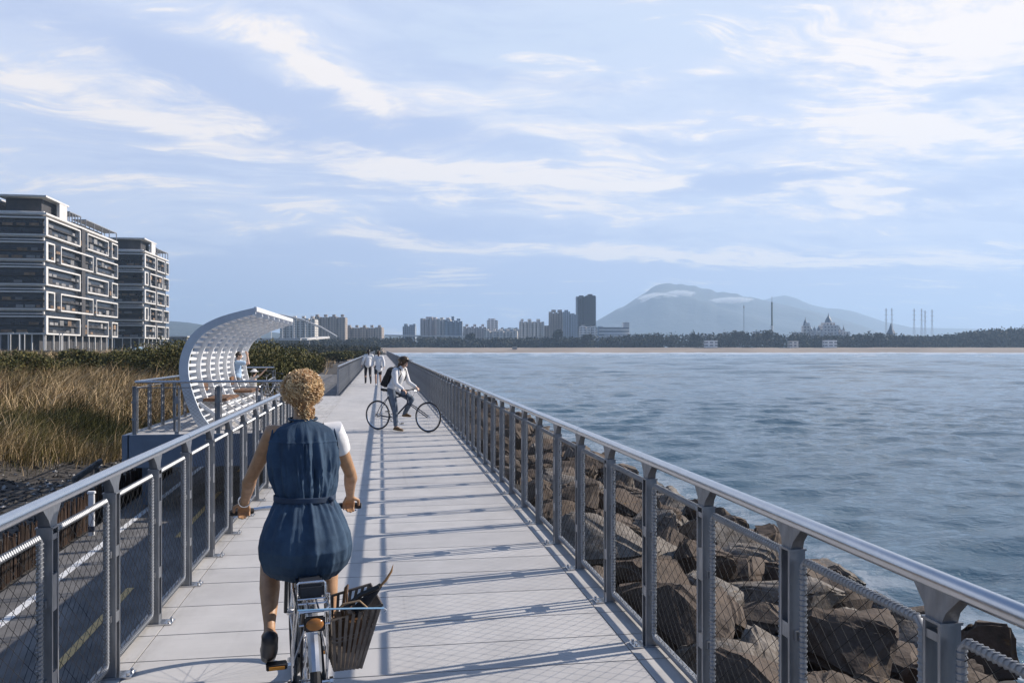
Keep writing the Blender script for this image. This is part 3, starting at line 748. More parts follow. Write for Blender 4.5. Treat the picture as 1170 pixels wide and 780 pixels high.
def tuft_field(y0, y1, q0, q1, n, per, h_, w, spread, dry=.6, plume=.0, dark=.2):
    X, Y = scatter(n, y0, y1, q0, q1)
    p = .55*fbm(X, Y, 12, 3, 21)+.45*fbm(X, Y, 3.5, 2, 33)
    q = road_x(Y)-.75-X
    lim = np.interp(Y, [8,11,13,20,24,34,40], [2.6,3.0,7.2,6.6,4.,3.0,1.0]); keep = q+(fbm(X, Y, 3, 2, 8)-.45)*3 > lim
    X, Y, p = X[keep], Y[keep], p[keep]
    isdry = (p+rs.randn(len(p))*.05 > (1-dry)*.78); isdark = (~isdry) & (rs.rand(len(p)) < dark+.3*(p < .33))
    addb(X[isdry], Y[isdry], per, h_, w, 1.0, 1, spread)
    addb(X[isdark], Y[isdark], per, h_*.8, w*1.2, .9, 3, spread)
    g_ = (~isdry) & (~isdark); addb(X[g_], Y[g_], per, h_*.9, w, 1.0, 0, spread)
    # seed plumes standing above the dry tufts
    k = isdry & (rs.rand(len(p)) < plume); addb(X[k], Y[k], 22, h_*1.15, w*1.15, 1.15, 2, spread*1.5, .3)
tuft_field(6, 22, 2.0, 18, 1300, 90, .55, .009, .22, .40, .35, .30)
tuft_field(16, 40, 2, 42, 3600, 56, .72, .013, .30, .50, .8, .30)
tuft_field(38, 90, .6, 75, 5600, 28, 1.15, .032, .45, .52, .9, .4)
tuft_field(85, 260, 1, 190, 5200, 9, 1.3, .14, .9, .5, .6, .3)
tag(link('grass', npmesh('grass', np.concatenate(Vs), np.concatenate(Fs), [g_green, g_dry, g_plume, g_dark], np.concatenate(Ms))), kind='stuff')
# pale pebbles on the gravel slope
V_ = []; F_ = []; off2 = 0
n = 1500; Y = 9+22*rs.rand(n); q = .6+5.2*rs.rand(n); X = road_x(Y)-.75-q
for i in range(n):
    r_ = .03+.06*rs.rand()**2+(.05 if rs.rand() < .1 else 0); base = np.array([[1,0,0],[-1,0,0],[0,1,0],[0,-1,0],[0,0,.7],[0,0,-.7]])*(r_*(1+.3*rs.randn(6,1))); V_.append(base+np.array([X[i], Y[i], 0]))
    F_.append(np.array([[0,2,4],[2,1,4],[1,3,4],[3,0,4],[2,0,5],[1,2,5],[3,1,5],[0,3,5]])+off2); off2 += 6
V_ = np.concatenate(V_); zz = H(np.repeat(X, 6), np.repeat(Y, 6)); V_[:, 2] += zz+.02
pm = [mat('pebble_pale', (.50,.48,.45), .8, 0, .3, 3, coord='World'), mat('pebble_dark', (.055,.05,.045), .8, 0, .3, 3, coord='World')]
tag(link('pebbles', npmesh('pebbles', V_, np.concatenate(F_), pm, np.repeat((rs.rand(n) < .80).astype(int), 8))), kind='stuff')

# leaf clump crowns
def crown_np(c, r, n, leaf, seed, lobes=9, flat=.75, low=-.2, fill=.45, dark_under=False):
    rr = np.random.RandomState(seed); L = []
    for i in range(lobes):
        a = rr.rand()*6.283; e = rr.rand(); d = .62*rr.rand()**.5
        L.append((d*math.cos(a), d*math.sin(a), (rr.rand()*.9+low)*.75, .30+.28*rr.rand()))
    L.append((0, 0, .1, .6)); L = np.array(L); w = L[:, 3]**2; w /= w.sum(); k = rr.choice(len(L), n, p=w)
    v = rr.randn(n, 3); v /= np.linalg.norm(v, axis=1)[:, None]; rad = (1-fill*rr.rand(n)**2)*(1+.12*rr.randn(n))
    P = L[k, :3]+v*(L[k, 3]*rad)[:, None]; P = P[P[:, 2] > -.42]
    n = len(P); P = P*np.array(r)+np.array(c); v = v[:n]
    d1 = rr.randn(n, 3); d1 /= np.linalg.norm(d1, axis=1)[:, None]; d2 = np.cross(d1, rr.randn(n, 3)); d2 /= np.linalg.norm(d2, axis=1)[:, None]
    s_ = leaf*(.6+.8*rr.rand(n))[:, None]
    V = np.stack([P-d1*s_, P+d2*s_*.55, P+d1*s_, P-d2*s_*.55], 1).reshape(-1, 3); Fq = np.arange(n*4).reshape(-1, 4); return V, Fq
leafs = [mat('shrub_leaf', (.095,.095,.026), .7, 0, .3, .9, col2=(.030,.036,.010), coord='World', spec=.25), mat('shrub_leaf_light', (.17,.14,.04), .7, 0, .3, 1.2, col2=(.07,.065,.02), coord='World', spec=.25)]
bark = mat('bark', (.06,.045,.03), .9, 0, .3, 8)
def shrub(x, y, rx, h_, label, seed, n=5200, leaf=.09, name='shrub'):
    z0 = float(H(np.array([x]), np.array([y]))[0])
    T_ = thing(name, label, 'shrub', (x, y, z0), 0, 'shrubs behind the grass')
    V, Fq = crown_np((0, 0, h_*.42), (rx, rx*.8, h_*.62), n, leaf, seed, lobes=14)
    V = V[:]; me = npmesh('crown', V, Fq, leafs, (np.random.RandomState(seed).rand(len(Fq)) < .35).astype(int)); link('crown', me, T_)
    mb = MB()
    for k_ in range(5):
        a = k_*1.3; mb.tube([(0,0,-.1), (math.cos(a)*rx*.2, math.sin(a)*rx*.2, h_*.3), (math.cos(a)*rx*.4, math.sin(a)*rx*.4, h_*.6)], [.07,.05,.02], 6)
    mb.build('stems', bark, T_)
sh = [  # u, depth, radius, top v, label
 (28, 62, 3.0, 400, 'dark green shrub at the far left below the apartment blocks'),
 (-30, 58, 3.6, 405, 'dark green shrub cut by the left picture edge'),
 (95, 78, 2.6, 395, 'olive green shrub in front of the nearer apartment block, left of the taller dark one'),
 (128, 84, 2.6, 402, 'low olive shrub midway between the dark shrubs under the apartment blocks'),
 (66, 70, 1.8, 408, 'small olive shrub between the two dark ones on the left'),
 (158, 74, 3.1, 394, 'dark shrub right of centre below the farther apartment block'),
 (190, 66, 3.4, 386, 'tallest dark green shrub just left of the canopy'),
 (222, 72, 3.4, 388, 'dark shrub seen through the left side of the canopy lattice'),
 (290, 52, 2.9, 385, 'big dark green shrub seen under the canopy roof'),
 (318, 56, 2.4, 392, 'rounded green shrub right behind the platform railing'),
 (268, 60, 3.0, 392, 'dark shrub seen through the middle of the canopy lattice'),
 (336, 72, 2.0, 400, 'olive shrub above the head of the cycling woman'),
 (352, 98, 2.2, 403, 'low dark shrub beside the cycle path bend'),
 (386, 200, 4.5, 401, 'long dark thicket on the sand left of the far railing'),
 (398, 260, 5.0, 401, 'dark brush left of the far end of the walkway'),
 (150, 120, 3.5, 401, 'wide dark shrub at the back of the grass field'),
 (20, 118, 3.5, 402, 'broad shrub in front of the left block entrance'),
 (250, 118, 6., 396, 'distant dark shrub behind the canopy, under the bridge'),
]
for i, (u, d, r_, tv, lb) in enumerate(sh):
    x, y = dp(u, d); z0 = float(H(np.array([x]), np.array([y]))[0]); h_ = max(1.0, zv(tv, d)-z0)
    shrub(x, y, r_, h_, lb, 100+i, n=int(5200 if d < 90 else 4200), leaf=.085*d/60)
# mid-distance woodland behind the grass, and the coastal woodland: nobody could count its crowns
wl = [mat('wood_leaf', (.030,.034,.016), .8, 0, .3, .05, col2=(.018,.022,.012), coord='World', spec=.2), mat('wood_leaf_light', (.055,.052,.024), .8, 0, .3, .05, coord='World', spec=.2)]
Vs, Fs, Ms = [], [], []; off = 0
def mass(u0, u1, d0, d1, n, hf, cr, per, leaf, seed, zc=.62, zr=.8):
    global off
    rr = random.Random(seed)
    for i in range(n):
        u = rr.uniform(u0, u1); d = rr.uniform(d0, d1); x, y = dp(u, d)
        tv = hf(u)+rr.uniform(-.4, 1.9); zt = zv(tv, d); z0 = max(-3., float(H(np.array([x]), np.array([y]))[0])-1)
        h_ = max(zt-z0, 2.); r_ = cr*rr.uniform(.7, 1.4); 
        V, Fq = crown_np((x, y, zt-h_*zc), (r_, r_, h_*zr), per, leaf, rr.randrange(99999), lobes=6, low=-.45)
        Vs.append(V); Fs.append(Fq+off); off += len(V); Ms.append((np.random.RandomState(i).rand(len(Fq)) < .3).astype(int))
interp = lambda T: (lambda u: float(np.interp(u, [a for a, _ in T], [b_ for _, b_ in T])))
mass(300, 1240, 985, 1060, 760, interp([(300,387),(340,386.5),(480,384.5),(560,385),(690,384),(715,382),(740,380),(800,379),(840,378.5),(870,377.5),(930,381),(960,382.5),(985,380),(1010,379.5),(1050,383),(1075,382.5),(1100,379),(1135,375.5),(1170,373.5),(1240,370)]), 8, 100, 1.5, 5)
mass(950, 1260, 1060, 1300, 330, interp([(950,383),(985,381),(1050,383),(1075,382.5),(1100,379),(1135,375.5),(1170,373.5),(1240,370)]), 9, 90, 1.7, 15)
mass(180, 350, 560, 700, 150, interp([(180,386),(240,389),(350,392)]), 6, 85, .9, 6)
mass(330, 432, 420, 640, 130, interp([(330,392),(400,393.5),(432,394)]), 4, 85, .65, 8)
tag(link('woodland', npmesh('woodland', np.concatenate(Vs), np.concatenate(Fs), wl, np.concatenate(Ms))), 'dark green band of coastal trees behind the beach', None, None, 'stuff')
# a few single trees rising above the woodland
def tree(u, d, tv, cw, label, seed):
    x, y = dp(u, d); z0 = float(H(np.array([x]), np.array([y]))[0]); h_ = zv(tv, d)-z0
    T_ = thing('tree', label, 'tree', (x, y, z0), 0, 'single trees above the woodland')
    V, Fq = crown_np((0, 0, h_*.68), (cw, cw, h_*.36), 900, 1.0, seed, lobes=9); link('crown', npmesh('crown', V, Fq, wl, (np.random.RandomState(seed).rand(len(Fq)) < .3).astype(int)), T_)
    mb = MB(); mb.tube([(0,0,-1), (.3,0,h_*.4), (0,.2,h_*.8)], [.5,.4,.12], 7); mb.build('trunk', bark, T_)
tree(637, 990, 376, 8, 'dark round tree right in front of the bluish tower blocks', 1)
tree(672, 990, 381, 9, 'dark tree below the tall twin tower', 2)
tree(876, 985, 376, 8, 'dark tree at the foot of the slender chimney', 3)
tree(843, 985, 377.5, 8, 'dark tree just right of the thin mast', 4)
tree(1005, 985, 380, 8, 'dark tree left of the spired chapel', 5)
tree(537, 990, 381, 7, 'dark tree in front of the beige mid-rise block', 6)

# ================================================================== the two terraced apartment blocks (and the third at the frame edge)
wht = mat('render_white', (.70,.68,.65), .8, 0, .08, .5)
glz = mat('dark_glazing', (.030,.034,.042), .25, .0, .4, .5, rnd_amt=.3)
wal = mat('charcoal_wall', (.075,.072,.074), .8, 0, .2, .4, rnd_amt=.2)
wdb = mat('timber_balcony', (.26,.17,.105), .8, 0, .3, .6, rnd_amt=.3)
gry = mat('grey_balcony', (.26,.255,.25), .7, 0, .15, .6, rnd_amt=.3)
def ring(mb, a0, a1, z0, z1, w, d0, d1, axis, at, open_left=False):
    """rectangular frame on a facade; axis 'y': facade plane x=at facing +x ; axis 'x': plane y=at facing -y"""
    def b_(p0, p1, q0, q1):
        if axis == 'y': mb.bx(at+d0, at+d1, p0, p1, q0, q1)
        else: mb.bx(p0, p1, at-d1, at-d0, q0, q1)
    b_(a0, a1, z0, z0+w); b_(a0, a1, z1-w, z1)
    if not open_left: b_(a0, a0+w, z0+w, z1-w)
    b_(a1-w, a1, z0+w, z1-w)
def block(name, label, XL, XR, Y0, odd, even, top=55.0, wrap=True):
    T_ = thing(name, label, 'apartment building', ((XL+XR)/2, Y0, 0)); ox, oy = (XL+XR)/2, Y0
    def B(n, mb, m, **k): 
        o = mb.build(n, m, T_, smooth=0, **k); o.location = (-ox, -oy, 0); return o
    Yend = odd[-1][1]; zb = 7.2; P = 9.56; w = .62
    mb = MB(); mb.bx(XL, XR-1.8, Y0+1.8, Yend, zb, top-1); mb.bx(XL+.5, XR-4, Y0+4, Yend-2, 1., zb); B('wall', mb, wal)
    for r_ in range(5):
        z0 = zb+P*r_; rows = odd if r_ % 2 == 0 else even
        for j, (a, b_) in enumerate(rows):
            mb = MB()
            if j == 0 and wrap:   # the frame runs round the corner
                e0 = -.01
                ring(mb, XL-1, XR, z0, z0+7.3, w, -.01, 2.0, 'x', Y0+2.0, open_left=False)
                mb2 = MB(); 
                mb.bx(XR-2.0, XR+.02, Y0+.02, b_, z0+.004, z0+w-.004); mb.bx(XR-2.0, XR+.02, Y0+.02, b_, z0+7.3-w+.004, z0+7.3-.004); mb.bx(XR-2.0, XR+.02, b_-w*1.5, b_, z0+w, z0+7.3-w)
                # drop the corner upright of the front ring: the corner is open glass
            else: ring(mb, a, b_, z0, z0+7.3, w, -2.0, .02, 'y', XR)
            B('white_frame', mb, wht)
        # slot storey between the frames
        mb = MB(); ring(mb, XL-1, XR-1.2, z0+7.9, z0+P-.25 if False else z0+P-.02, .45, -.01, 1.1, 'x', Y0+2.0); B('slot_frame', mb, wht)
        for f_ in range(3):
            zf = z0+.9+f_*2.95
            g = MB(); g.bx(XL+.1, XR-2.2, Y0+1.72, Y0+1.79, zf+.9, zf+2.4); B('window_strip', g, glz)
            g = MB(); g.bx(XR-1.79, XR-1.72, Y0+2.2, Yend-.3, zf+.9, zf+2.4); B('window_strip', g, glz)
            if f_ < 2:
                s_ = MB(); s_.bx(XL, XR-.6, Y0+.5, Y0+1.7, zf-.2, zf-.02); B('floor_slab', s_, wdb if r_ % 2 else wal)
                s_ = MB(); s_.bx(XR-1.7, XR-.5, Y0+1.8, Yend-.4, zf-.2, zf-.02); B('floor_slab', s_, wal)
                x_ = XL+.5+rnd.random()*2
                while x_ < XR-3:
                    L = rnd.uniform(2.2, 4.2)
                    if rnd.random() < .75: q = MB(); q.bx(x_, min(x_+L, XR-2.4), Y0+.42, Y0+.55, zf, zf+1.05); B('balcony', q, rnd.choice([wdb, gry, wdb, glz]))
                    x_ += L+rnd.uniform(.4, 2.)
                y_ = Y0+3+rnd.random()*3
                while y_ < Yend-5:
                    L = rnd.uniform(2.4, 4.6)
                    if rnd.random() < .62: q = MB(); q.bx(XR-.42, XR-.30, y_, y_+L, zf, zf+rnd.choice([1.05, 1.05, 2.1])); B('balcony', q, rnd.choice([gry, gry, wdb, wal]))
                    y_ += L+rnd.uniform(1.0, 4.5)
    # recessed upright between bays, roof storey, pergolas
    mid = (odd[0][1]+odd[1][0])/2
    mb = MB(); mb.bx(XR-3, XR-.2, mid-2.2, mid+2.2, zb, top+.5); B('stair_shaft', mb, wal)
    mb = MB(); mb.bx(XL+2, XR-3.2, Y0+4, Y0+20, top-1.2, top+5.2); B('roof_storey', mb, wal)
    mb = MB(); mb.bx(XL, XR-.1, Y0+.1, Y0+24, top+5.4, top+6.1); mb.bx(XR-1.3, XR-.2, Y0+14, Y0+22, top-1, top+5.4); B('roof_slab', mb, wht)
    mb = MB(); mb.bx(XL-.6, XR+.0, Y0+.0, Yend-.1, top-1.35, top-.6); B('parapet', mb, wht)
    for (a, b_, h_) in ((Y0+25, mid-3, 3.6), (mid+3, Yend-1, 3.2)):
        mb = MB(); mb.bx(XR-6, XR-.2, a, b_, top+h_, top+h_+.35)
        y_ = a
        while y_ <= b_+.1: mb.bx(XR-.6, XR-.25, y_-.15, y_+.15, top-.6, top+h_); mb.bx(XR-6, XR-5.7, y_-.15, y_+.15, top-.6, top+h_); y_ += (b_-a)/4
        B('pergola', mb, mat('pergola_grey', (.30,.31,.33), .7)); mb = MB(); mb.bx(XR-12, XR-6.2, a+2, b_-2, top-.8, top+2.6); B('roof_room', mb, wal)
    y_ = Y0+.6
    while y_ < Yend: 
        mb = MB(); mb.bx(XR-.9, XR-.4, y_, y_+.5, -1, zb); B('column', mb, wht); y_ += 8
    for x_ in np.arange(XL, XR-1, 4.2):
        mb = MB(); mb.bx(x_, x_+.4, Y0+.3, Y0+.7, -1, zb); B('column', mb, wht)
    return T_
block('apartment_block', 'nearer dark apartment block wrapped in interlocking white frames', -146., -127.9, 343, [(343,380),(388.6,417),(422,431)], [(343,351.8),(358,396),(400,431)])
block('apartment_block', 'farther dark apartment block with white frames, beside the canopy', -145., -125., 467, [(467,489),(492,509),(511,518)], [(467,474),(478,503),(506,518)])
block('apartment_block', 'sliver of a third white framed block at the left picture edge', -168., -147.6, 352, [(352,372),(380,400),(404,412)], [(352,360),(366,390),(394,412)], top=54.4)
T_ = thing('house', 'low pale house right of the farther apartment block', 'house', (*dp(203, 560), 0))
mb = MB(); mb.box((0,0,3.5), (14,10,12)); mb.build('wall', gry, T_); mb = MB(); mb.box((0,0,9.8), (15,11,.7)); mb.build('roof', wht, T_)
T_ = thing('garden_wall', 'low pale wall with lamp standards below the nearer block', 'wall', (*dp(35, 250), -.3))
mb = MB(); mb.box((0,0,.5), (22,.3,1.9)); mb.build('panel', gry, T_)
for u in (12, 22, 28, 68, 71.5):
    x, y = dp(u, 262); L_ = {12:'leftmost', 22:'second from left', 28:'third from left', 68:'left one of the right pair', 71.5:'right one of the right pair'}[u]
    T_ = thing('lamp_post', f'slim white lamp post before the nearer block, {L_}', 'lamp post', (x, y, -.5), 0, 'slim posts below the apartment blocks')
    mb = MB(); mb.cyl((0,0,0), (0,0,7.3), .16, 8); mb.build('pole', wht, T_); mb = MB(); mb.box((0,0,7.35), (1.6,.4,.15)); mb.build('lamp_head', wht, T_)
T_ = thing('parasol', 'small pale blue parasol behind the shrubs under the farther block', 'parasol', (*dp(160, 150), -.2))
mb = MB(); mb.tube([(0,0,1.75),(0,0,2.35)], [1.6,.05], 10); mb.build('canopy', mat('pale_blue_cloth', (.35,.5,.62), .7), T_); mb = MB(); mb.cyl((0,0,0),(0,0,2.3),.04,6); mb.build('pole', wht, T_)

# ================================================================== skyline
def facade(nm, c1, cw, sx, sz, fx=.55, fz=.5):
    def fn(t, tc, c):
        X, Y, Z = t.xyz(tc)
        a = t.m('LESS_THAN', t.m('FRACT', t.m('DIVIDE', t.m('ADD', X, 500.), sx)), fx); b_ = t.m('LESS_THAN', t.m('FRACT', t.m('DIVIDE', t.m('ADD', Z, .3), sz)), fz)
        a2 = t.m('LESS_THAN', t.m('FRACT', t.m('DIVIDE', t.m('ADD', Y, 500.), sx)), fx)
        n = t.n('ShaderNodeTexCoord').outputs['Normal']; nx_, ny_, nz_ = t.xyz(n)
        side = t.m('GREATER_THAN', t.m('ABSOLUTE', nx_), .6); flat = t.m('LESS_THAN', t.m('ABSOLUTE', nz_), .5)
        aa = t.m('ADD', t.m('MULTIPLY', a, t.m('SUBTRACT', 1., side)), t.m('MULTIPLY', a2, side))
        return t.mix(t.m('MULTIPLY', t.m('MULTIPLY', aa, b_), flat), c, cw)
    return mat(nm, c1, .75, 0, .1, .05, fn=fn)
fB = facade('brown_facade', (.44,.37,.31), (.07,.07,.08), 4.2, 3.3); fG = facade('beige_facade', (.74,.69,.62), (.09,.10,.11), 5, 3.3); fW = facade('white_facade', (.85,.83,.80), (.13,.14,.16), 6, 3.4, .7, .45)
fU = facade('bluegrey_facade', (.34,.40,.47), (.06,.08,.10), 3.6, 3.2, .6); fT = facade('tower_facade', (.05,.062,.078), (.018,.024,.032), 4, 3.3, .7, .6); fP = facade('pink_grey_facade', (.58,.52,.49), (.09,.09,.10), 4, 3.2)
def far_block(label, u0, u1, tv, d, m, parts=(), depth=22, name='tower_block', cat='building', grp='skyline buildings', nb=0, slots=0, cap_m=None, base=1.5):
    """parts: (u0,u1,tv) roof volumes; nb: stair heads along the roof; slots: recessed strips splitting the front"""
    x, y = dp((u0+u1)/2, d); T_ = thing(name, label, cat, (x, y, base), -TH+rnd.uniform(-.06,.06), grp)
    k = d/F; w = (u1-u0)*k; h_ = zv(tv, d)-base; mb = MB()
    if slots:
        n = slots+1; cwid = w/n
        for i in range(n):
            mb.box((-w/2+cwid*(i+.5), 0 if i % 2 else -1.5, h_/2-1), (cwid-1.6, depth, h_+2-(1.8 if i % 2 else 0)))
        mb.box((0, 2.2, h_/2-2), (w-1.2, depth-1.6, h_-1))
    else: mb.box((0, 0, h_/2-1), (w, depth, h_+2))
    mb.build('wall', m, T_, smooth=0)
    for (a, b_, tv2) in parts:
        q = MB(); h2 = zv(tv2, d)-base; q.box((((a+b_)/2-(u0+u1)/2)*k, 1, (h_+h2)/2), ((b_-a)*k, depth*.55, h2-h_+.02)); q.build('roof_room', cap_m or m, T_, smooth=0)
    for i in range(nb):
        q = MB(); xx = -w/2+w*(i+.5)/nb; q.box((xx, 0, h_+1.8), (w/nb*.35, 6, 3.6)); q.build('stair_head', cap_m or m, T_, smooth=0)
    return T_
fb = far_block
fb('long pale apartment slab directly behind the canopy tip', 322, 362, 364, 1150, fG, nb=4, slots=5)
fb('tall brown apartment slab right of the canopy with rooftop stair heads', 358, 396, 362, 1250, fB, nb=4, slots=3)
fb('low long brown slab stepping down toward the walkway', 395, 438, 374, 1300, fB, nb=5, slots=4)
fb('small pair of grey towers left of the clustered blocks', 461, 475, 373, 1400, fU, parts=((462,466,370),(468,471,371),(472,475,370)))
fb('leftmost block of the clustered high-rises with a brown core', 481, 501, 364, 1350, fP, parts=((487,494,362),(495,499,362.5)), slots=3)
fb('pale middle block of the clustered high-rises', 499, 516, 364.5, 1320, fG, parts=((503,507,362.8),(510,514,363)), slots=2)
fb('blue-grey right block of the clustered high-rises', 508, 529, 366.5, 1300, fU, parts=((516,519,361.5),(522,526,364)), slots=3)
fb('long low beige terrace between the cluster and the slim white tower', 529, 556, 373, 1320, fP, nb=3, slots=5)
fb('slim white tower above the beige terrace', 556.5, 569, 366, 1350, fW, parts=((558,566,364),))
fb('low pale housing right of the slim white tower', 553, 592, 378, 1260, fG, nb=5, slots=4)
fb('small distant grey house row before the beige mid-rise', 570, 594, 376.5, 1400, fU, nb=3)
fb('beige mid-rise with a crenellated roof and pale vertical bays', 593, 622, 367, 1300, fG, parts=((595,598,364.5),(603,607,364.5),(613,617,364.5)), slots=5)
fb('narrow brown block behind the beige mid-rise', 618, 627, 372, 1380, fB)
fb('brown double tower left of the bluish towers', 626.5, 643, 356.5, 1350, fB, parts=((630,635,354),(637,642,354)), slots=2)
fb('bluish tower with pale edges between brown and dark towers', 643, 651, 356.5, 1330, fU, parts=((645,649,354.2),))
fb('lower bluish tower beside the tallest tower', 650.5, 659.5, 359.5, 1330, fU, parts=((652,656,358),))
T_ = fb('tallest dark glass twin tower of the skyline', 659, 669.3, 339.3, 1400, fT, parts=((661.5,666.5,337.8),), slots=2)
q = MB(); k = 1400/F; h_ = zv(338, 1400)-1.5; q.box((10.2*k, 2, h_/2-1), (10.6*k, 24, h_+2)); q.build('wall', fT, T_, smooth=0); q = MB(); q.box((10*k, 2, h_+1.3), (5*k, 12, 2.8)); q.build('roof_room', fT, T_, smooth=0)
for xx in (-5.5, 15.5): q = MB(); q.box((xx*k, -1.4 if xx > 0 else -3, h_/2-1), (.9*k, 22, h_-1)); q.build('pale_edge', fU, T_, smooth=0)
fb('low white apartment building at the foot of the dark tower', 662, 681, 372.5, 1250, fW, slots=2, parts=((664,668,371.5),))
# banded white building
x, y = dp(700, 1150); T_ = thing('white_office', 'bright white banded building with a square corner tower', 'building', (x, y, 1.5), -TH, 'skyline buildings'); k = 1150/F
banded = facade('banded_white', (.74,.73,.70), (.20,.22,.25), 900, 4.6, 1., .42)
for (n_, a, b_, tv, m) in (('wall', 684, 718, 374, banded), ('corner_tower', 712, 718.5, 368.5, wht), ('low_wing', 690, 728, 382.5, wht), ('blue_wing', 683, 689, 373, mat('pale_blue_wall', (.42,.52,.60), .6))):
    q = MB(); h_ = zv(tv, 1150)-1.5; q.box((((a+b_)/2-701)*k, {'wall':0,'corner_tower':-8,'low_wing':-16,'blue_wing':-10}[n_], h_/2-1), ((b_-a)*k, {'wall':30,'corner_tower':12,'low_wing':8,'blue_wing':8}[n_], h_+2)); q.build(n_, m, T_, smooth=0)
fb('small white cottage at the wood edge right of centre', 805, 819, 389, 972, fW, depth=8, name='cottage', cat='house', base=1.5)
fb('small flat white building poking from the woods near the thin mast', 804, 812, 381.5, 1150, fW, depth=10, name='cottage', cat='house')
fb('pale flat roofed building left of the slender chimney', 861, 868, 378.5, 1150, fW, depth=10, name='cottage', cat='house')
fb('long low white pavilion below the domed palace', 941, 955, 388.5, 975, fW, depth=8, name='cottage', cat='house', base=1.5)
fb('small beige building left of the domed palace', 901, 911, 389.5, 975, fG, depth=8, name='cottage', cat='house', base=1.5)
# domed palace
x, y = dp(939, 1250); T_ = thing('domed_palace', 'large cream palace with blue-grey pointed domes', 'palace', (x, y, 1.5), -TH); k = 1250/F
crm = facade('cream_facade', (.84,.77,.70), (.22,.19,.18), 5, 4.5, .5, .5); dom = mat('slate_dome', (.13,.17,.21), .5, 0, .15, .2)
def vol(n_, a, b_, tv, m, dy=0, dpth=18): q = MB(); h_ = zv(tv, 1250)-1.5; q.box((((a+b_)/2-939)*k, dy, h_/2-1), ((b_-a)*k, dpth, h_+2)); q.build(n_, m, T_, smooth=0)
def dome(u, tv, bv, r_, n_='dome', dy=0, n=12):
    z0, z1 = zv(bv, 1250)-1.5, zv(tv, 1250)-1.5; hh_ = z1-z0; q = MB(); prof = [(1.05,0),(1.0,.12),(.86,.3),(.55,.5),(.26,.66),(.12,.78),(.05,1.0)]
    q.tube([((u-939)*k, dy, z0+hh_*b_) for _, b_ in prof], [r_*a for a, _ in prof], n); q.build(n_, dom, T_)
vol('main_hall', 922, 962, 377, crm); vol('centre_block', 937, 955, 371.5, crm, -2); vol('upper_block', 940, 952, 368.5, crm, 0, 14); vol('left_tower', 916, 923.5, 372, crm, -4, 10); vol('left_tower_head', 918, 923, 369, wht, -4, 8); vol('right_wing', 955, 969, 379, crm, 2); vol('left_wing', 908, 920, 379.5, crm, 4)
dome(946.5, 357.5, 369, 5.2); dome(919, 362, 372, 3.2, dy=-4); 
for u in (926, 930.5, 935): dome(u, 372, 377, 2.2, 'small_dome')
for u in (956, 960, 964.5): dome(u, 371, 378, 2.0, 'small_dome', 2)
for i in range(9):
    q = MB(); q.box(((924+i*4.2-939)*k, -10, 12), (2.4, 3, 28)); q.build('bay', wht if i % 2 else crm, T_, smooth=0)
x, y = dp(1018, 1150); T_ = thing('chapel', 'small cream chapel with a blue-grey spire among the trees', 'chapel', (x, y, 1.5), -TH); k2 = 1150/F
q = MB(); q.box((0,0,9), (9,9,22)); q.build('tower', wht, T_); q = MB(); q.box((4,-2,6), (8,9,14)); q.build('nave', crm, T_, smooth=0)
q = MB(); q.tube([(0,0,20),(0,0,22),(0,0,27),(0,0,36)], [6.6,6,3.2,.3], 8); q.build('spire', dom, T_)
# chimney, mast, pylons
x, y = dp(882, 1500); T_ = thing('chimney', 'tall slender green-grey chimney with a thin tip, rising from the woods', 'chimney', (x, y, 1.5)); k3 = 1500/F
q = MB(); q.tube([(0,0,0),(0,0,zv(346,1500))], [1.9,1.5], 12); q.build('stack', mat('chimney_green', (.16,.19,.165), .7), T_); q = MB(); q.cyl((0,0,zv(346,1500)), (0,0,zv(339.5,1500)), .35, 6); q.build('tip', gry, T_)
q = MB(); q.cyl((0,0,-1), (0,0,zv(373,1500)), 2.3, 12); q.build('base', wht, T_)
x, y = dp(850, 1500); T_ = thing('mast', 'thin grey mast above the woods, left of the chimney', 'mast', (x, y, 1.5)); q = MB(); q.tube([(0,0,0),(0,0,zv(349,1500))], [.9,.5], 8); q.build('pole', fU, T_); q = MB(); q.cyl((0,0,zv(353,1500)), (0,0,zv(350.5,1500)), 1.1, 8); q.build('head', gry, T_)
def pylon(u, tv, label):
    d = 2400; x, y = dp(u, d); T_ = thing('power_pylon', label, 'pylon', (x, y, 1.), -TH, 'power pylons on the right'); h_ = zv(tv, d); q = MB(); m = mat('pylon_grey', (.30,.31,.33), .6)
    for sx in (-1, 1):
        for sy in (-1, 1): q.tube([(sx*4, sy*4, 0), (sx*1.3, sy*1.3, h_*.6), (sx*.8, sy*.8, h_)], .32, 4)
    for i in range(9): z_ = h_*i/9; w = 4-3.1*i/9; q.bar((-w,-w,z_), (w,w,z_+h_/9), .3, .3); q.bar((w,-w,z_), (-w,w,z_+h_/9), .3, .3)
    q.build('lattice_body', m, T_, smooth=0)
    for f_ in (.72,.84,.95): q = MB(); q.bar((-5.5,0,h_*f_), (5.5,0,h_*f_), .5, .7); q.build('cross_arm', m, T_, smooth=0)
for u, tv, lb in ((1012.5,352.5,'leftmost'),(1019,352.5,'second from left'),(1044.5,353,'third from left'),(1053,353,'left of the close pair'),(1057,355,'right of the close pair'),(1065,354,'rightmost')):
    pylon(u, tv, f'hazy lattice power pylon, {lb}')
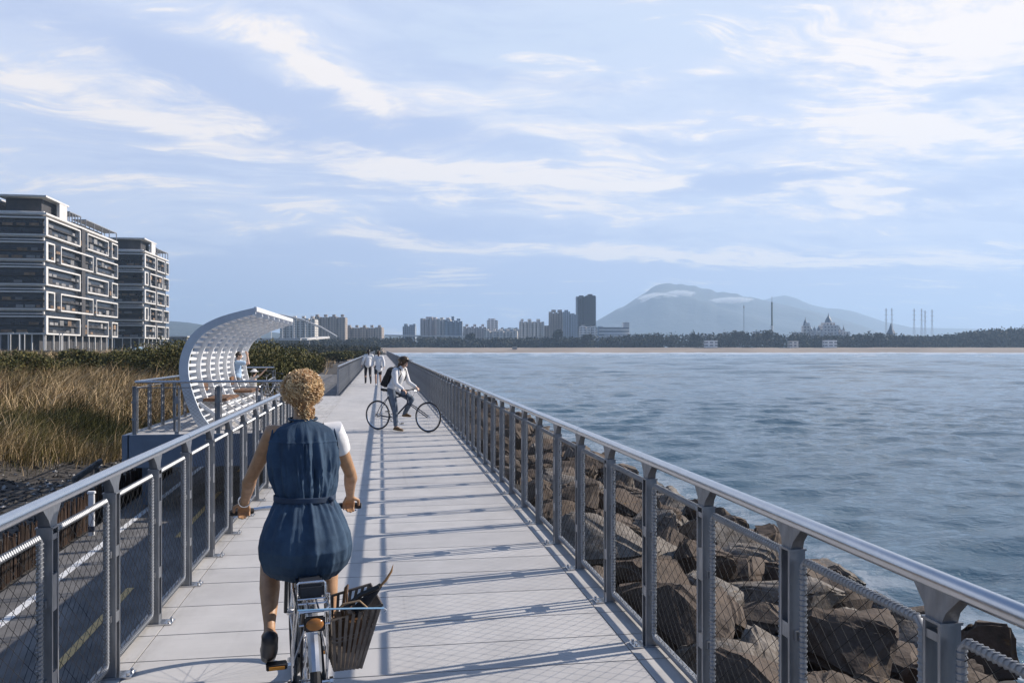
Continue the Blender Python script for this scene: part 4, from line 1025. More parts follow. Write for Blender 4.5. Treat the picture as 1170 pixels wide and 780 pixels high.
# arch bridge behind the canopy and the viaduct
D0 = 720
T_ = thing('arch_bridge', 'white arch bridge partly hidden behind the canopy', 'bridge', (0, 0, 0)); 
def q3(u, v, d): x, y = dp(u, d); return (x, y, zv(v, d))
mb = MB(); mb.bar(q3(200, 388, D0), q3(345, 387.5, D0), 9, 2.0); mb.bar(q3(345, 387.5, D0), q3(372, 385.4, D0+30), 9, 1.7); mb.build('bridge_deck', wht, T_)
arc = [(215,386),(235,372),(262,361),(292,357.5),(320,359.5),(345,365),(366,373.5),(385,384.5)]
mb = MB(); mb.tube([q3(u, v, D0+4) for u, v in arc], .75, 8); mb.build('arch', wht, T_)
for u in range(232, 380, 13): v = float(np.interp(u, [a for a, _ in arc], [b_ for _, b_ in arc])); mb = MB(); mb.cyl(q3(u, v, D0+4), q3(u, 387, D0+4), .22, 5); mb.build('hanger', wht, T_)
for u in (225, 290, 352): mb = MB(); p, q = q3(u, 388.5, D0), q3(u, 400, D0); mb.cyl(p, (p[0], p[1], -1), 1.6, 8); mb.build('pier', gry, T_)
T_ = thing('viaduct', 'long low pale viaduct in front of the clustered high-rises', 'viaduct', (0, 0, 0))
mb = MB(); mb.bar(q3(440, 383, 1180), q3(533, 384.5, 1180), 8, 1.8); mb.build('deck', wht, T_)
for u in range(446, 530, 11): p = q3(u, 384.4, 1180); mb = MB(); mb.cyl(p, (p[0], p[1], 0), 1.2, 6); mb.build('pier', gry, T_)
T_ = thing('fishing_shed', 'low pale shed on the beach at the far left of the sand', 'shed', (*dp(588, 940), 1.0)); mb = MB(); mb.box((0,0,1), (5,3,2.4)); mb.build('wall', gry, T_); mb = MB(); mb.box((0,0,2.4), (5.6,3.6,.3)); mb.build('roof', wht, T_)

# ================================================================== mountains
mtn = mat('mountain_slope', (.020,.036,.040), .95, 0, .35, .0016, col2=(.042,.055,.052), coord='World', bump=30, bscale=.004)
def range_(name, prof, d0, d1, base_d, seed, amp):
    us = np.linspace(prof[0][0], prof[-1][0], 240); hv = np.interp(us, [p[0] for p in prof], [p[1] for p in prof])
    rows = 60; V = np.zeros((rows, len(us), 3))
    for j in range(rows):
        f_ = j/(rows-1)*1.8; d = d0+(d1-d0)*min(f_, 1)+(base_d-d1)*max(f_-1, 0)/.8
        top = (398-hv)*d1/F; hh_ = top*(math.sin(min(f_, 1)*math.pi/2)**1.25 if f_ <= 1 else math.cos((f_-1)/.8*math.pi/2)**1.1)
        a = (us-585)/F; X = d*(SI+a*CO); Y = d*(CO-a*SI)
        er = fbm(X, Y, 900, 5, seed); rid = 1-np.abs(2*fbm(X+3000, Y, 1300, 4, seed+7)-1)*1.6
        env = math.sin(min(f_, 1)*math.pi) if f_ <= 1 else .6
        Z = hh_*(1+.05*(er-.5)) + np.maximum(top, 60)*amp*(rid-.55)*env*.5 + 0
        V[j] = np.stack([X, Y, Z], -1)
    idx = np.arange(rows*len(us)).reshape(rows, -1); Fq = np.stack([idx[:-1,:-1], idx[:-1,1:], idx[1:,1:], idx[1:,:-1]], -1).reshape(-1, 4)
    tag(link(name, npmesh(name, V.reshape(-1, 3), Fq, mtn, None, True)), kind='structure')
range_('mountain', [(560,396),(600,392),(640,384),(672,372),(690,362),(705,353),(713,350),(722,344),(731,338),(738,334),(744,329),(750,325.5),(757,323.6),(764,323),(772,324.8),(778,324),(786,326),(794,326),(801,329.2),(812,330),(819,334),(826,333),(834,334.5),(842,335),(850,338.6),(858,339),(872,343),(890,347),(915,352.5),(935,356.5),(955,362),(975,368),(1000,377),(1030,388),(1060,396)], 5600, 7600, 9600, 1, .55)
range_('mountain_ridge', [(800,392),(840,356),(870,344.5),(885,340.5),(897,339),(910,341.5),(925,348),(945,353),(960,354),(980,358),(1010,368),(1040,374),(1075,375),(1110,375.5),(1140,377),(1180,379),(1240,384),(1300,396)], 8600, 9800, 11800, 2, .25)
range_('far_hills', [(120,380),(170,370),(195,366.5),(215,368),(240,372),(300,378),(340,382),(470,384),(520,380),(560,378),(585,374),(600,377),(640,384),(700,392)], 3300, 4300, 5600, 4, .3)
# low cloud caught on the peak
cm = bpy.data.materials.new('cloud_vapour'); cm.use_nodes = True; t = NT(cm.node_tree); t.N.remove(t.N['Principled BSDF']); pvn = t.n('ShaderNodeVolumePrincipled'); pvn.inputs['Color'].default_value = (.96,.98,1,1)
og = t.n('ShaderNodeTexCoord'); ln = t.n('ShaderNodeVectorMath', operation='LENGTH'); t.put(ln.inputs[0], og.outputs['Object']); nn_ = t.noise(og.outputs['Object'], 2.6, 5, .62)
dn_ = t.ramp(t.m('SUBTRACT', t.m('ADD', nn_, .5), ln.outputs['Value']), .12, .62, 0, .035); t.put(pvn.inputs['Density'], dn_); t.L.new(pvn.outputs[0], t.N['Material Output'].inputs['Volume'])
for i, (u, v, d_, rx, ry, rz_) in enumerate(((752,341,6650,190,260,55),(776,336,6800,150,220,38),(836,343,6900,210,260,30))):
    x, y = dp(u, d_); q = MB(); q.ell((0,0,0), (1,1,1)); o = q.build('cloud', cm, loc=(x, y, zv(v, d_))); o.scale = (rx, ry, rz_); tag(o, ['largest wisp of cloud on the left shoulder of the mountain','thin wisp of cloud under the mountain summit','flat wisp of cloud on the right slope of the mountain'][i], 'cloud', 'wisps of cloud on the mountain')
# ================================================================== haze
hz = bpy.data.materials.new('haze_air'); hz.use_nodes = True; t = NT(hz.node_tree); t.N.remove(t.N['Principled BSDF']); pvn = t.n('ShaderNodeVolumePrincipled')
pvn.inputs['Color'].default_value = (.56,.76,1,1); pvn.inputs['Density'].default_value = 1.5e-4; pvn.inputs['Anisotropy'].default_value = .2
t.L.new(pvn.outputs[0], t.N['Material Output'].inputs['Volume'])
mb = MB(); mb.bx(-9500, 9500, -5200, 13500, -12, 760); o = mb.build('haze', hz, smooth=0); tag(o, kind='stuff')
S.cycles.volume_step_rate = 4; S.cycles.volume_max_steps = 64
# ================================================================== bicycles
tyre_m = rubber; rim_m = chrome
def wheel(parent, y, r, steer=0., w=.018, nm='wheel', x=0):
    o = thing(nm, None, None, (x, y, r), 0) if False else None
    h = MB(); h.cyl((-.045,0,0), (.045,0,0), .018, 10); h.cyl((-.05,0,0),(-.047,0,0),.012,8); hub = h.build('wheel', chrome, parent, (x, y, r)); hub.rotation_euler.z = steer
    q = MB(); q.torus((0,0,0), r-w, w, 'x', 56, 10); q.build('tyre', tyre_m, hub)
    q = MB(); q.torus((0,0,0), r-2*w-.003, .010, 'x', 56, 6); q.build('rim', rim_m, hub)
    q = MB()
    for i in range(32):
        a = 2*math.pi*i/32; s = 1 if i % 2 else -1; b = a+s*.35*(1 if (i//2) % 2 else -1)
        q.tube([(s*.032, math.cos(b)*.018, math.sin(b)*.018), (0, math.cos(a)*(r-2*w-.004), math.sin(a)*(r-2*w-.004))], .0011, 3, cap=False)
    q.build('spokes', chrome, hub); return hub
def bicycle(label, loc, rz, r=.335, wb=1.04, fm=None, city=False, sad=.92, bar_y=.88, bar_z=.96, bar_w=.33, crank=0., steer=0., tw=.018, name='bicycle'):
    T_ = thing(name, label, 'bicycle', loc, rz); fm = fm or blackm
    bb = Vector((0, .445, .285)); st = Vector((0, .27, sad-.16)); ht = Vector((0, bar_y-.06, bar_z-.13)); hb = Vector((0, bar_y+.0, .62)); ax = Vector((0,0,r)); fx = Vector((0,wb,r))
    if city: ht = Vector((0, bar_y-.03, bar_z-.14)); 
    q = MB(); q.cyl(bb, st, .016, 10); q.cyl(ht, hb, .019, 10)
    if city: q.tube([hb, hb.lerp(bb, .5)-Vector((0,0,.06)), bb], .019, 10); q.tube([hb+Vector((0,-.02,.06)), hb.lerp(bb, .5)+Vector((0,-.02,.0)), bb.lerp(st, .3)], .014, 8)
    else: q.cyl(hb, bb, .018, 10); q.cyl(ht, st+Vector((0,.01,-.03)), .016, 10)
    for s in (-1, 1): q.tube([bb+Vector((s*.02,0,0)), Vector((s*.058,.12,r*.93)), Vector((s*.062,0,r))], .010, 8); q.tube([st+Vector((s*.012,0,-.02)), Vector((s*.052,.10,.52)), Vector((s*.062,0,r))], .008, 8)
    q.cyl(bb+Vector((-.035,0,0)), bb+Vector((.035,0,0)), .022, 12); q.build('frame', fm, T_)
    q = MB(); 
    for s in (-1, 1): q.tube([hb+Vector((s*.035,0,0)), Vector((s*.05, hb.y+(wb-hb.y)*.35, .52)), Vector((s*.052, wb, r))], .011, 8)
    q.bar(hb+Vector((-.04,0,0)), hb+Vector((.04,0,0)), .03, .03); q.build('fork', fm, T_)
    q = MB(); q.cyl(st-Vector((0,0,.03)), (0,.235,sad-.03), .013, 10); q.build('seat_post', chrome, T_)
    q = MB()   # saddle : broad at the back, narrow nose
    vs = []; nS, nR = 14, 10
    for i in range(nS):
        f = i/(nS-1); y = -.13+.27*f; w = (.092 if city else .072)*(1-f)**.55*(1-.1*f)+.018; w *= min(1, (f+.06)*6)**.5; zt = .018*math.sin(f*3.1)*-.4+.01*(1-f)
        for j in range(nR): a = 2*math.pi*j/nR; vs.append((w*math.cos(a), .235+y, sad-.01+zt+(.022 if math.sin(a) > 0 else .035)*math.sin(a)))
    fs = [(i*nR+j, i*nR+(j+1)%nR, (i+1)*nR+(j+1)%nR, (i+1)*nR+j) for i in range(nS-1) for j in range(nR)]+[tuple(range(nR))[::-1], tuple((nS-1)*nR+j for j in range(nR))]
    q.add(vs, fs); sd_ = q.build('saddle', rubber, T_)
    q = MB()
    for s in (-1, 1):
        q.tube([(s*.025,.33,sad-.03), (s*.03,.22,sad-.055), (s*.045,.12,sad-.03)], .0035, 6)
        if city: q.tube([(s*.05+.012*math.cos(a_*1.3), .135+.012*math.sin(a_*1.3), sad-.085+.0032*a_) for a_ in range(18)], .003, 5)
    q.build('saddle_rails', chrome, sd_)
    hbp = T_
    q = MB(); q.cyl(ht, (0, bar_y-.03, bar_z-.02), .012, 10); q.cyl((0,bar_y-.03,bar_z-.02), (0,bar_y+.02,bar_z), .014, 10)
    q.tube([(-bar_w,bar_y-.07*city,bar_z), (-bar_w*.5,bar_y-.01,bar_z+.005), (-.05,bar_y+.03,bar_z), (.05,bar_y+.03,bar_z), (bar_w*.5,bar_y-.01,bar_z+.005), (bar_w,bar_y-.07*city,bar_z)], .0115, 10)
    hb_ = q.build('handlebar', chrome if city else blackm, T_)
    for s in (-1, 1):
        q = MB(); a = Vector((s*bar_w, bar_y-.07*city, bar_z)); b = Vector((s*(bar_w-.12), bar_y-.07*city*.6, bar_z+.001)); q.tube([a, a.lerp(b,.1), a.lerp(b,.9), b], [.015,.0175,.0165,.015], 10); q.build('grip', rubber, hb_)
        q = MB(); q.tube([b+Vector((0,.015,-.008)), a.lerp(b,.5)+Vector((0,.05,-.03)), a+Vector((-s*.02,.055,-.035))], .005, 6); q.build('brake_lever', chrome, hb_)
        q = MB(); q.tube([b+Vector((0,.02,0)), (s*.12,bar_y+.12,bar_z-.02), (s*.04,bar_y+.11,bar_z-.12), (0,bar_y+.02,bar_z-.22)], .003, 5); q.build('brake_cable', blackm, hb_)
    wheel(T_, 0, r, 0, tw); wheel(T_, wb, r, steer, tw)
    q = MB(); q.torus(bb+Vector((.045,0,0)), .088, .005, 'x', 36, 6)
    for i in range(5): a = i*1.2566; q.bar(bb+Vector((.045,0,0)), bb+Vector((.045,math.cos(a)*.086,math.sin(a)*.086)), .012, .004)
    cs_ = q.build('crankset', blackm if not city else chrome, T_)
    for s in (-1, 1):
        a = crank+(math.pi if s < 0 else 0); e = bb+Vector((s*.075, math.cos(a)*.17, math.sin(a)*.17))
        q = MB(); q.bar(bb+Vector((s*.06,0,0)), e, .014, .022, up=(1,0,0)); q.build('crank_arm', chrome, cs_)
        q = MB(); q.box(e+Vector((s*.055,0,0)), (.095,.07,.022)); pd = q.build('pedal', rubber, cs_, bevel=.004)
        q = MB(); q.box(e+Vector((s*.055,-.037,0)), (.07,.004,.014)); q.build('pedal_reflector', mat('amber', (.8,.33,.03), .3), cs_)
    q = MB(); ch_ = [(.045,.445,.285+.088), (.045,.0,r+.035)]; q.bar(ch_[0], ch_[1], .006, .009); q.bar((.045,.445,.285-.088), (.045,.0,r-.035), .006, .009); q.torus((.045,0,r), .036, .006, 'x', 20, 5); q.build('chain', blackm, T_)
    return T_
def arc_guard(T_, y, r, a0, a1, m, w=.026):
    q = MB(); vs = []; n = 26
    for i in range(n+1):
        a = R(a0+(a1-a0)*i/n)
        for x_, dr in ((-w, -.012), (-w*.6, .004), (0, .009), (w*.6, .004), (w, -.012)): vs.append((x_, y+math.cos(a)*(r+dr), .33+math.sin(a)*(r+dr)))
    k = len(vs)
    vs2 = [(v[0]*.96, y+(v[1]-y)*.994, .33+(v[2]-.33)*.994) for v in vs]
    fs = [(i*5+j, i*5+j+1, (i+1)*5+j+1, (i+1)*5+j) for i in range(n) for j in range(4)]
    q.add(vs+vs2, fs+[tuple(k+a for a in f)[::-1] for f in fs]); return q.build('mudguard', m, T_)

# ================================================================== people
def V3(*a): return Vector(a)
def hand(mb, wrist, d, pn, side, curl=.9, sc=1., thumb_in=True):
    """palm + five fingers; d = pointing direction, pn = palm normal (towards the palm side)"""
    d = Vector(d).normalized(); pn = Vector(pn); pn = (pn-d*pn.dot(d)).normalized(); x = d.cross(pn).normalized()*side   # x: towards the thumb
    w = Vector(wrist); pc = w+d*.045*sc
    for k in (-1.2, -.4, .4, 1.2): mb.cap(w+d*.01*sc+x*k*.014*sc, w+d*.082*sc+x*k*.019*sc, .0125*sc, .0105*sc, 8)
    for k, L in ((1.35,.072), (.45,.080), (-.45,.075), (-1.35,.058)):
        b = w+d*.085*sc+x*k*.0205*sc; a1 = curl*.55; a2 = curl*1.3; a3 = curl*1.9
        p1 = b+(d*math.cos(a1)+pn*math.sin(a1))*L*.45*sc; p2 = p1+(d*math.cos(a2)+pn*math.sin(a2))*L*.33*sc; p3 = p2+(d*math.cos(a3)+pn*math.sin(a3))*L*.24*sc
        mb.cap(b, p1, .0088*sc, .0080*sc, 8); mb.cap(p1, p2, .0080*sc, .0074*sc, 8); mb.cap(p2, p3, .0074*sc, .0066*sc, 8)
    t0 = w+d*.022*sc+x*.022*sc; t1 = t0+(d*.6+x*.75+pn*.15).normalized()*.038*sc; t2 = t1+(d*.8+x*.1+pn*(.2+curl*.8)).normalized()*.030*sc
    mb.cap(t0, t1, .0125*sc, .010*sc, 8); mb.cap(t1, t2, .010*sc, .008*sc, 8)
def head(mb, c, yaw=0., pitch=0., s=1.):
    M = Euler((pitch, 0, yaw)).to_matrix(); c = Vector(c); P = lambda a, b, z: c+M @ Vector((a, b, z))*s
    mb.ell(c+M @ Vector((0,-.005,.02))*s, (.074*s,.092*s,.092*s), M); mb.ell(P(0,.018,-.035), (.056*s,.068*s,.075*s), M)
    mb.cap(P(0,.082,.012), P(0,.103,-.018), .010*s, .013*s, 8); mb.ell(P(0,.078,-.055), (.024*s,.014*s,.010*s), M, 8, 6); mb.ell(P(0,.068,-.088), (.024*s,.022*s,.018*s), M, 8, 6)
    for k in (-1, 1): mb.ell(P(k*.076,-.005,-.005), (.010*s,.018*s,.030*s), M, 8, 6); mb.ell(P(k*.030,.076,.022), (.018*s,.010*s,.008*s), M, 8, 6)
    return M, P
def eyes(P, M, parent, s=1.):
    for k in (-1, 1):
        q = MB(); q.ell(P(k*.031,.079,.008), (.012*s,.008*s,.008*s), M, 8, 6); q.build('eye', mat('eye_dark', (.03,.02,.015), .2), parent)
def person(label, loc, rz, J, vox=.012, skin=None, hands=((.9,),(.9,)), yaw=0., pitch=0., s=1., arms_r=(.047,.036,.027), legs_r=(.082,.052,.036), feet=True, eyes_on=True):
    T_ = thing('person', label, 'person', loc, rz); mb = MB(); skin = skin or skin_p; j = {k: Vector(v) for k, v in J.items()}
    mb.cap(j['pel']+V3(-.05,0,0)*s, j['pel']+V3(.05,0,0)*s, .105*s, None, 16); mb.cap(j['pel'], j['wai'], .115*s, .10*s, 16); mb.cap(j['wai'], j['che'], .10*s, .12*s, 16)
    mb.cap(j['che']+V3(-.04,0,0)*s, j['che']+V3(.04,0,0)*s, .115*s, None, 16); mb.cap(j['shl'], j['shr'], .052*s, None, 12); mb.cap(j['nec'], j['hea']-V3(0,0,.05)*s, .050*s, .046*s, 12)
    mb.cap((j['shl']+j['shr'])/2, j['nec'], .07*s, .05*s, 12)
    M, P = head(mb, j['hea'], yaw, pitch, s)
    for sd, k in (('l', -1), ('r', 1)):
        mb.cap(j['sh'+sd], j['el'+sd], arms_r[0]*s, arms_r[1]*s, 12); mb.cap(j['el'+sd], j['wr'+sd], arms_r[1]*s, arms_r[2]*s, 12)
        hd = j.get('hd'+sd) or (j['wr'+sd]-j['el'+sd]); pn = j.get('pn'+sd) or V3(-k, 0, -.2)
        hand(mb, j['wr'+sd], hd, pn, 1 if sd == 'l' else -1, hands[0 if sd == 'l' else 1][0], s)
        mb.cap(j['hi'+sd], j['kn'+sd], legs_r[0]*s, legs_r[1]*s, 14); mid = j['kn'+sd].lerp(j['an'+sd], .3)+V3(0,-.012,0); mb.cap(j['kn'+sd], mid, legs_r[1]*s, legs_r[1]*1.05*s, 12); mb.cap(mid, j['an'+sd], legs_r[1]*1.05*s, legs_r[2]*s, 12)
        mb.cap(j['an'+sd], j['to'+sd], .038*s, .028*s, 10)
    remesh(mb, 'body', skin, T_, vox, 4)
    if eyes_on: eyes(P, M, T_, s)
    return T_, j, M, P
def shoe(T_, an, to, m, s=1., side=0):
    an, to = Vector(an), Vector(to); d = (to-an); d.z *= 1; dn = d.normalized(); mb = MB()
    heel = an-Vector((dn.x, dn.y, 0))*.035*s-V3(0,0,.035)*s
    mb.cap(heel, to-V3(0,0,.0)*s, .036*s, .034*s, 12, flat=.8); mb.cap(an-V3(0,0,.01)*s, an.lerp(to, .45), .043*s, .036*s, 12); mb.cap(an.lerp(to,.4), to, .036*s, .034*s, 12, flat=.8)
    return remesh(mb, 'shoe', m, T_, .008, 4)
def cloth(T_, name, caps, m, vox=.012, it=5):
    mb = MB()
    for c in caps: mb.cap(*c[:4], 14) if len(c) == 4 else mb.cap(*c)
    return remesh(mb, name, m, T_, vox, it)
denim_g = mat('grey_denim', (.15,.185,.235), .85, 0, .25, 12, bump=.003, bscale=30); whitec = mat('white_cotton', (.82,.81,.80), .85, 0, .08, 10, bump=.004, bscale=14)
bluec = mat('light_blue_cotton', (.36,.50,.68), .85, 0, .12, 10, bump=.004, bscale=14); darkc = mat('dark_cloth', (.035,.037,.045), .85, 0, .2, 10, bump=.003, bscale=20)
greyc = mat('pale_grey_dress', (.46,.45,.44), .9, 0, .15, 14, bump=.006, bscale=18); brownl = mat('brown_shoe', (.22,.13,.055), .6, 0, .25, 14)
greyt = mat('grey_trousers', (.11,.12,.135), .85, 0, .2, 12, bump=.003, bscale=25)

# ---- the standing cyclist across the deck
ra, fa = Vector(gp(431.7, 490.6)), Vector(gp(489.2, 493.6)); hd_ = (fa-ra); wb = hd_.length; rzb = math.atan2(-hd_.x, hd_.y)
bicycle('black bicycle standing across the deck between the legs of the helmeted cyclist', (ra.x, ra.y, 0), rzb, r=.325, wb=wb, sad=.90, bar_y=.80, bar_z=.90, bar_w=.27, crank=R(-55)+math.pi, tw=.017, fm=mat('bike_blue_black', (.03,.04,.07), .3, .3))
J = dict(pel=(0,.42,.93), wai=(0,.45,1.06), che=(0,.55,1.22), nec=(0,.63,1.37), hea=(0,.69,1.50), shl=(-.165,.59,1.33), shr=(.165,.57,1.32), ell=(-.23,.66,1.05), wrl=(-.20,.85,.965), elr=(.24,.64,1.04), wrr=(.22,.80,.93),
         hil=(-.09,.42,.90), knl=(-.13,.80,.69), anl=(-.13,.62,.36), tol=(-.13,.76,.32), hir=(.09,.42,.90), knr=(.13,.54,.49), anr=(.155,.58,.085), tor=(.165,.75,.035), pnl=(0,-.3,-1), pnr=(0,-.3,-1))
T_, j, M, P = person('cyclist in helmet, white jacket and jeans standing astride a black bicycle', (ra.x, ra.y, 0), rzb, J, .011, yaw=-.12)
cloth(T_, 'jacket', [((-.05,.43,.95),(.05,.43,.95),.125,.125), ((0,.44,.97),(0,.55,1.2),.132,.140), ((-.06,.55,1.24),(.06,.55,1.24),.128,.128), (j['shl'],j['shr'],.066,.066), (j['shl'],j['ell'],.060,.05), (j['ell'],Vector(j['wrl']),.05,.037), (j['shr'],j['elr'],.060,.05), (j['elr'],Vector(j['wrr']),.05,.037), ((0,.60,1.30),(0,.635,1.385),.075,.058), ((.0,.52,.92),(.0,.58,.84),.08,.03)], whitec, .011)
cloth(T_, 'jeans', [((-.05,.42,.92),(.05,.42,.92),.115,.115), (j['hil'],j['knl'],.095,.068), (j['knl'],j['anl'],.066,.048), (j['hir'],j['knr'],.095,.066), (j['knr'],j['anr']+V3(0,0,.06),.064,.05)], denim_g, .011)
shoe(T_, j['anl'], j['tol'], brownl); shoe(T_, j['anr'], j['tor'], brownl)
mb = MB(); mb.ell((0,.675,1.50), (.082,.10,.10)); mb.cap((0,.60,1.47),(0,.53,1.36),.05,.025,10); remesh(mb, 'hair', mat('brown_hair', (.10,.05,.02), .5, 0, .4, 50), T_, .01, 2)
helm = mat('helmet_shell', (.085,.055,.025), .35, 0, .3, 14); mb = MB(); mb.ell((0,.675,1.555), (.102,.135,.085)); H_ = remesh(mb, 'helmet', helm, T_, .012, 2)
mb = MB(); mb.box((0,.83,1.545), (.15,.08,.012), Euler((R(-12),0,0)).to_matrix()); mb.build('visor', blackm, H_, bevel=.004); mb = MB()
for s_ in (-1, 1): mb.tube([(s_*.085,.69,1.51),(s_*.07,.71,1.44),(0,.73,1.395)], .004, 5)
mb.build('chin_strap', blackm, H_)
T_ = thing('backpack', 'black backpack worn by the helmeted cyclist', 'backpack', (ra.x, ra.y, 0), rzb); bpk = mat('backpack_black', (.012,.012,.014), .8, 0, .2, 14, bump=.003, bscale=30)
mb = MB(); M_ = Euler((R(-28),0,0)).to_matrix(); mb.box((0,.31,1.15), (.27,.14,.40), M_); mb.box((0,.23,1.09), (.22,.10,.24), M_); mb.ell((0,.36,1.30), (.13,.09,.10), M_); remesh(mb, 'pack', bpk, T_, .012, 8)
for s_ in (-1, 1): mb = MB(); mb.tube([(s_*.09,.40,1.33),(s_*.10,.52,1.405),(s_*.10,.66,1.36),(s_*.11,.695,1.24),(s_*.125,.62,1.10),(s_*.11,.42,1.0)], .014, 8, sq=.6); mb.build('strap', bpk, T_)

# ---- two walkers
def walker(label, u, v, rz, s, top, legs_m, long_top, hairm, swing, bare=False, lean=0.):
    x, y = gp(u, v); st = .22*swing
    J = dict(pel=(0,0,.93), wai=(lean*.3,0,1.08), che=(lean*.7,.01,1.26), nec=(lean,.03,1.44), hea=(lean,.05,1.57), shl=(-.17+lean,.0,1.39), shr=(.17+lean,.0,1.39), ell=(-.27+lean,-.06*swing,1.14), wrl=(-.33+lean,.06*swing,.92), elr=(.25+lean,.02*swing,1.13), wrr=(.27+lean,.12*swing,.90),
             hil=(-.09,0,.90), knl=(-.10,st*.8,.50), anl=(-.10,st*.6+.02,.09), tol=(-.11,st*.6+.17,.04), hir=(.09,0,.90), knr=(.10,-st*.2,.48), anr=(.10,-st*1.5,.16), tor=(.11,-st*1.5+.13,.04))
    J = {k: tuple(c*s for c in v_) for k, v_ in J.items()}
    T_, j, M, P = person(label, (x, y, 0), rz, J, .014, s=s, yaw=.1)
    L = .80 if long_top else .92
    cloth(T_, 'shirt', [((-.05*s,0,L*s),(.05*s,0,L*s),.15*s if long_top else .125*s,None), ((0,0,L*s),(lean*.7*s,.01,1.24*s),.155*s,.14*s), ((-.06*s+lean*.7*s,.01,1.26*s),(.06*s+lean*.7*s,.01,1.26*s),.125*s,None), (j['shl'],j['shr'],.068*s,.068*s), (j['shl'],j['ell'],.070*s,.068*s), (j['shr'],j['elr'],.070*s,.068*s), (j['ell'],j['ell'].lerp(j['wrl'],.8),.068*s,.055*s), (j['elr'],j['elr'].lerp(j['wrr'],.8),.068*s,.055*s)], top, .014)
    if bare: cs = [(j['hil'],j['hil'].lerp(j['knl'],.75),.10*s,.08*s), (j['hir'],j['hir'].lerp(j['knr'],.75),.10*s,.08*s), ((-.05*s,0,.92*s),(.05*s,0,.92*s),.118*s,None)]
    else: cs = [(j['hil'],j['knl'],.095*s,.068*s), (j['knl'],j['anl'],.066*s,.05*s), (j['hir'],j['knr'],.095*s,.068*s), (j['knr'],j['anr'],.066*s,.05*s), ((-.05*s,0,.92*s),(.05*s,0,.92*s),.115*s,None)]
    cloth(T_, 'shorts' if bare else 'trousers', cs, legs_m, .014)
    shoe(T_, j['anl'], j['tol'], whitec if bare else darkc, s); shoe(T_, j['anr'], j['tor'], whitec if bare else darkc, s)
    mb = MB(); mb.ell(j['hea']+V3(0,-.015,.03)*s, (.088*s,.10*s,.10*s)); mb.cap(j['hea']+V3(0,-.07,0)*s, j['hea']+V3(0,-.085,-.14)*s, .06*s, .035*s, 10); remesh(mb, 'hair', hairm, T_, .012, 2)
walker('walker in white shirt and dark trousers, left one of the two walking away', 420.5, 438.3, .12, 1.04, whitec, darkc, False, hair_d, 1., lean=.03)
walker('walker in long loose white shirt and white shoes, right one of the two', 432, 440.6, -.05, 1.0, whitec, darkc, True, mat('brown_hair', (.10,.05,.02)), -1., True, lean=.02)

# ---- two people on the platform
x, y = gp(270.5, 468.5); s = 1.0
J = dict(pel=(0,0,.95), wai=(0,-.01,1.10), che=(0,-.01,1.28), nec=(0,.02,1.46), hea=(0,.05,1.59), shl=(-.18,.0,1.40), shr=(.18,.0,1.40), ell=(-.22,.30,1.34), wrl=(-.08,.30,1.58), elr=(.20,.32,1.36), wrr=(.08,.29,1.60), hil=(-.09,0,.92), knl=(-.10,.03,.50), anl=(-.11,-.01,.09), tol=(-.14,.15,.035), hir=(.09,0,.92), knr=(.11,.03,.50), anr=(.13,.0,.09), tor=(.16,.15,.035), hdl=(.1,-.25,.9), hdr=(-.1,-.3,.9), pnl=(1,-.2,0), pnr=(-1,-.2,0))
T_, j, M, P = person('person in light blue T-shirt under the canopy raising both hands to the face', (x, y, 0), R(-78), J, .011, yaw=0)
cloth(T_, 't_shirt', [((-.05,0,.99),(.05,0,.99),.125,.125), ((0,0,1.0),(0,0,1.26),.132,.14), ((-.06,0,1.27),(.06,0,1.27),.125,.125), (j['shl'],j['shr'],.068,.068), (j['shl'],j['shl'].lerp(j['ell'],.6),.066,.068), (j['shr'],j['shr'].lerp(j['elr'],.6),.066,.068)], bluec, .011)
cloth(T_, 'trousers', [((-.05,0,.93),(.05,0,.93),.115,.115), (j['hil'],j['knl'],.098,.070), (j['knl'],j['anl'],.068,.058), (j['hir'],j['knr'],.098,.070), (j['knr'],j['anr'],.068,.058)], greyt, .011)
shoe(T_, j['anl'], j['tol'], darkc); shoe(T_, j['anr'], j['tor'], darkc)
mb = MB(); mb.ell((0,.03,1.625), (.088,.105,.095)); mb.ell((0,-.05,1.60), (.075,.06,.07)); remesh(mb, 'hair', hair_d, T_, .01, 2)
T2 = thing('shoulder_bag', 'black bag hanging at the hip of the person in light blue', 'bag', (x, y, 0), R(-78)); mb = MB(); mb.box((-.17,-.10,.98), (.10,.16,.26)); mb.build('pouch', bpk, T2, bevel=.025); mb = MB(); mb.tube([(-.17,-.08,1.08),(-.12,-.13,1.3),(.1,-.10,1.47),(.16,.10,1.42),(.05,.15,1.25),(-.15,.05,1.08)], .012, 6); mb.build('strap', bpk, T2)
x, y = gp(289.5, 466); s = .70
J = dict(pel=(0,0,.86), wai=(0,0,1.02), che=(0,.0,1.2), nec=(0,.02,1.38), hea=(0,.04,1.52), shl=(-.15,0,1.33), shr=(.15,0,1.33), ell=(-.20,-.06,1.1), wrl=(-.17,.06,.9), elr=(.26,.16,1.42), wrr=(.36,.32,1.62), hil=(-.08,0,.84), knl=(-.09,.02,.46), anl=(-.09,0,.09), tol=(-.11,.13,.04), hir=(.08,0,.84), knr=(.09,.03,.46), anr=(.09,.04,.09), tor=(.11,.17,.04), hdr=(.4,.5,.7), pnr=(0,1,0))
J = {k: (tuple(c*s for c in v_) if k[:2] not in ('hd','pn') else v_) for k, v_ in J.items()}
T_, j, M, P = person('child in pale grey dress and white sun hat raising one arm under the canopy', (x, y, 0), R(-48), J, .010, s=s, hands=((.7,),(.1,)), yaw=-.2)
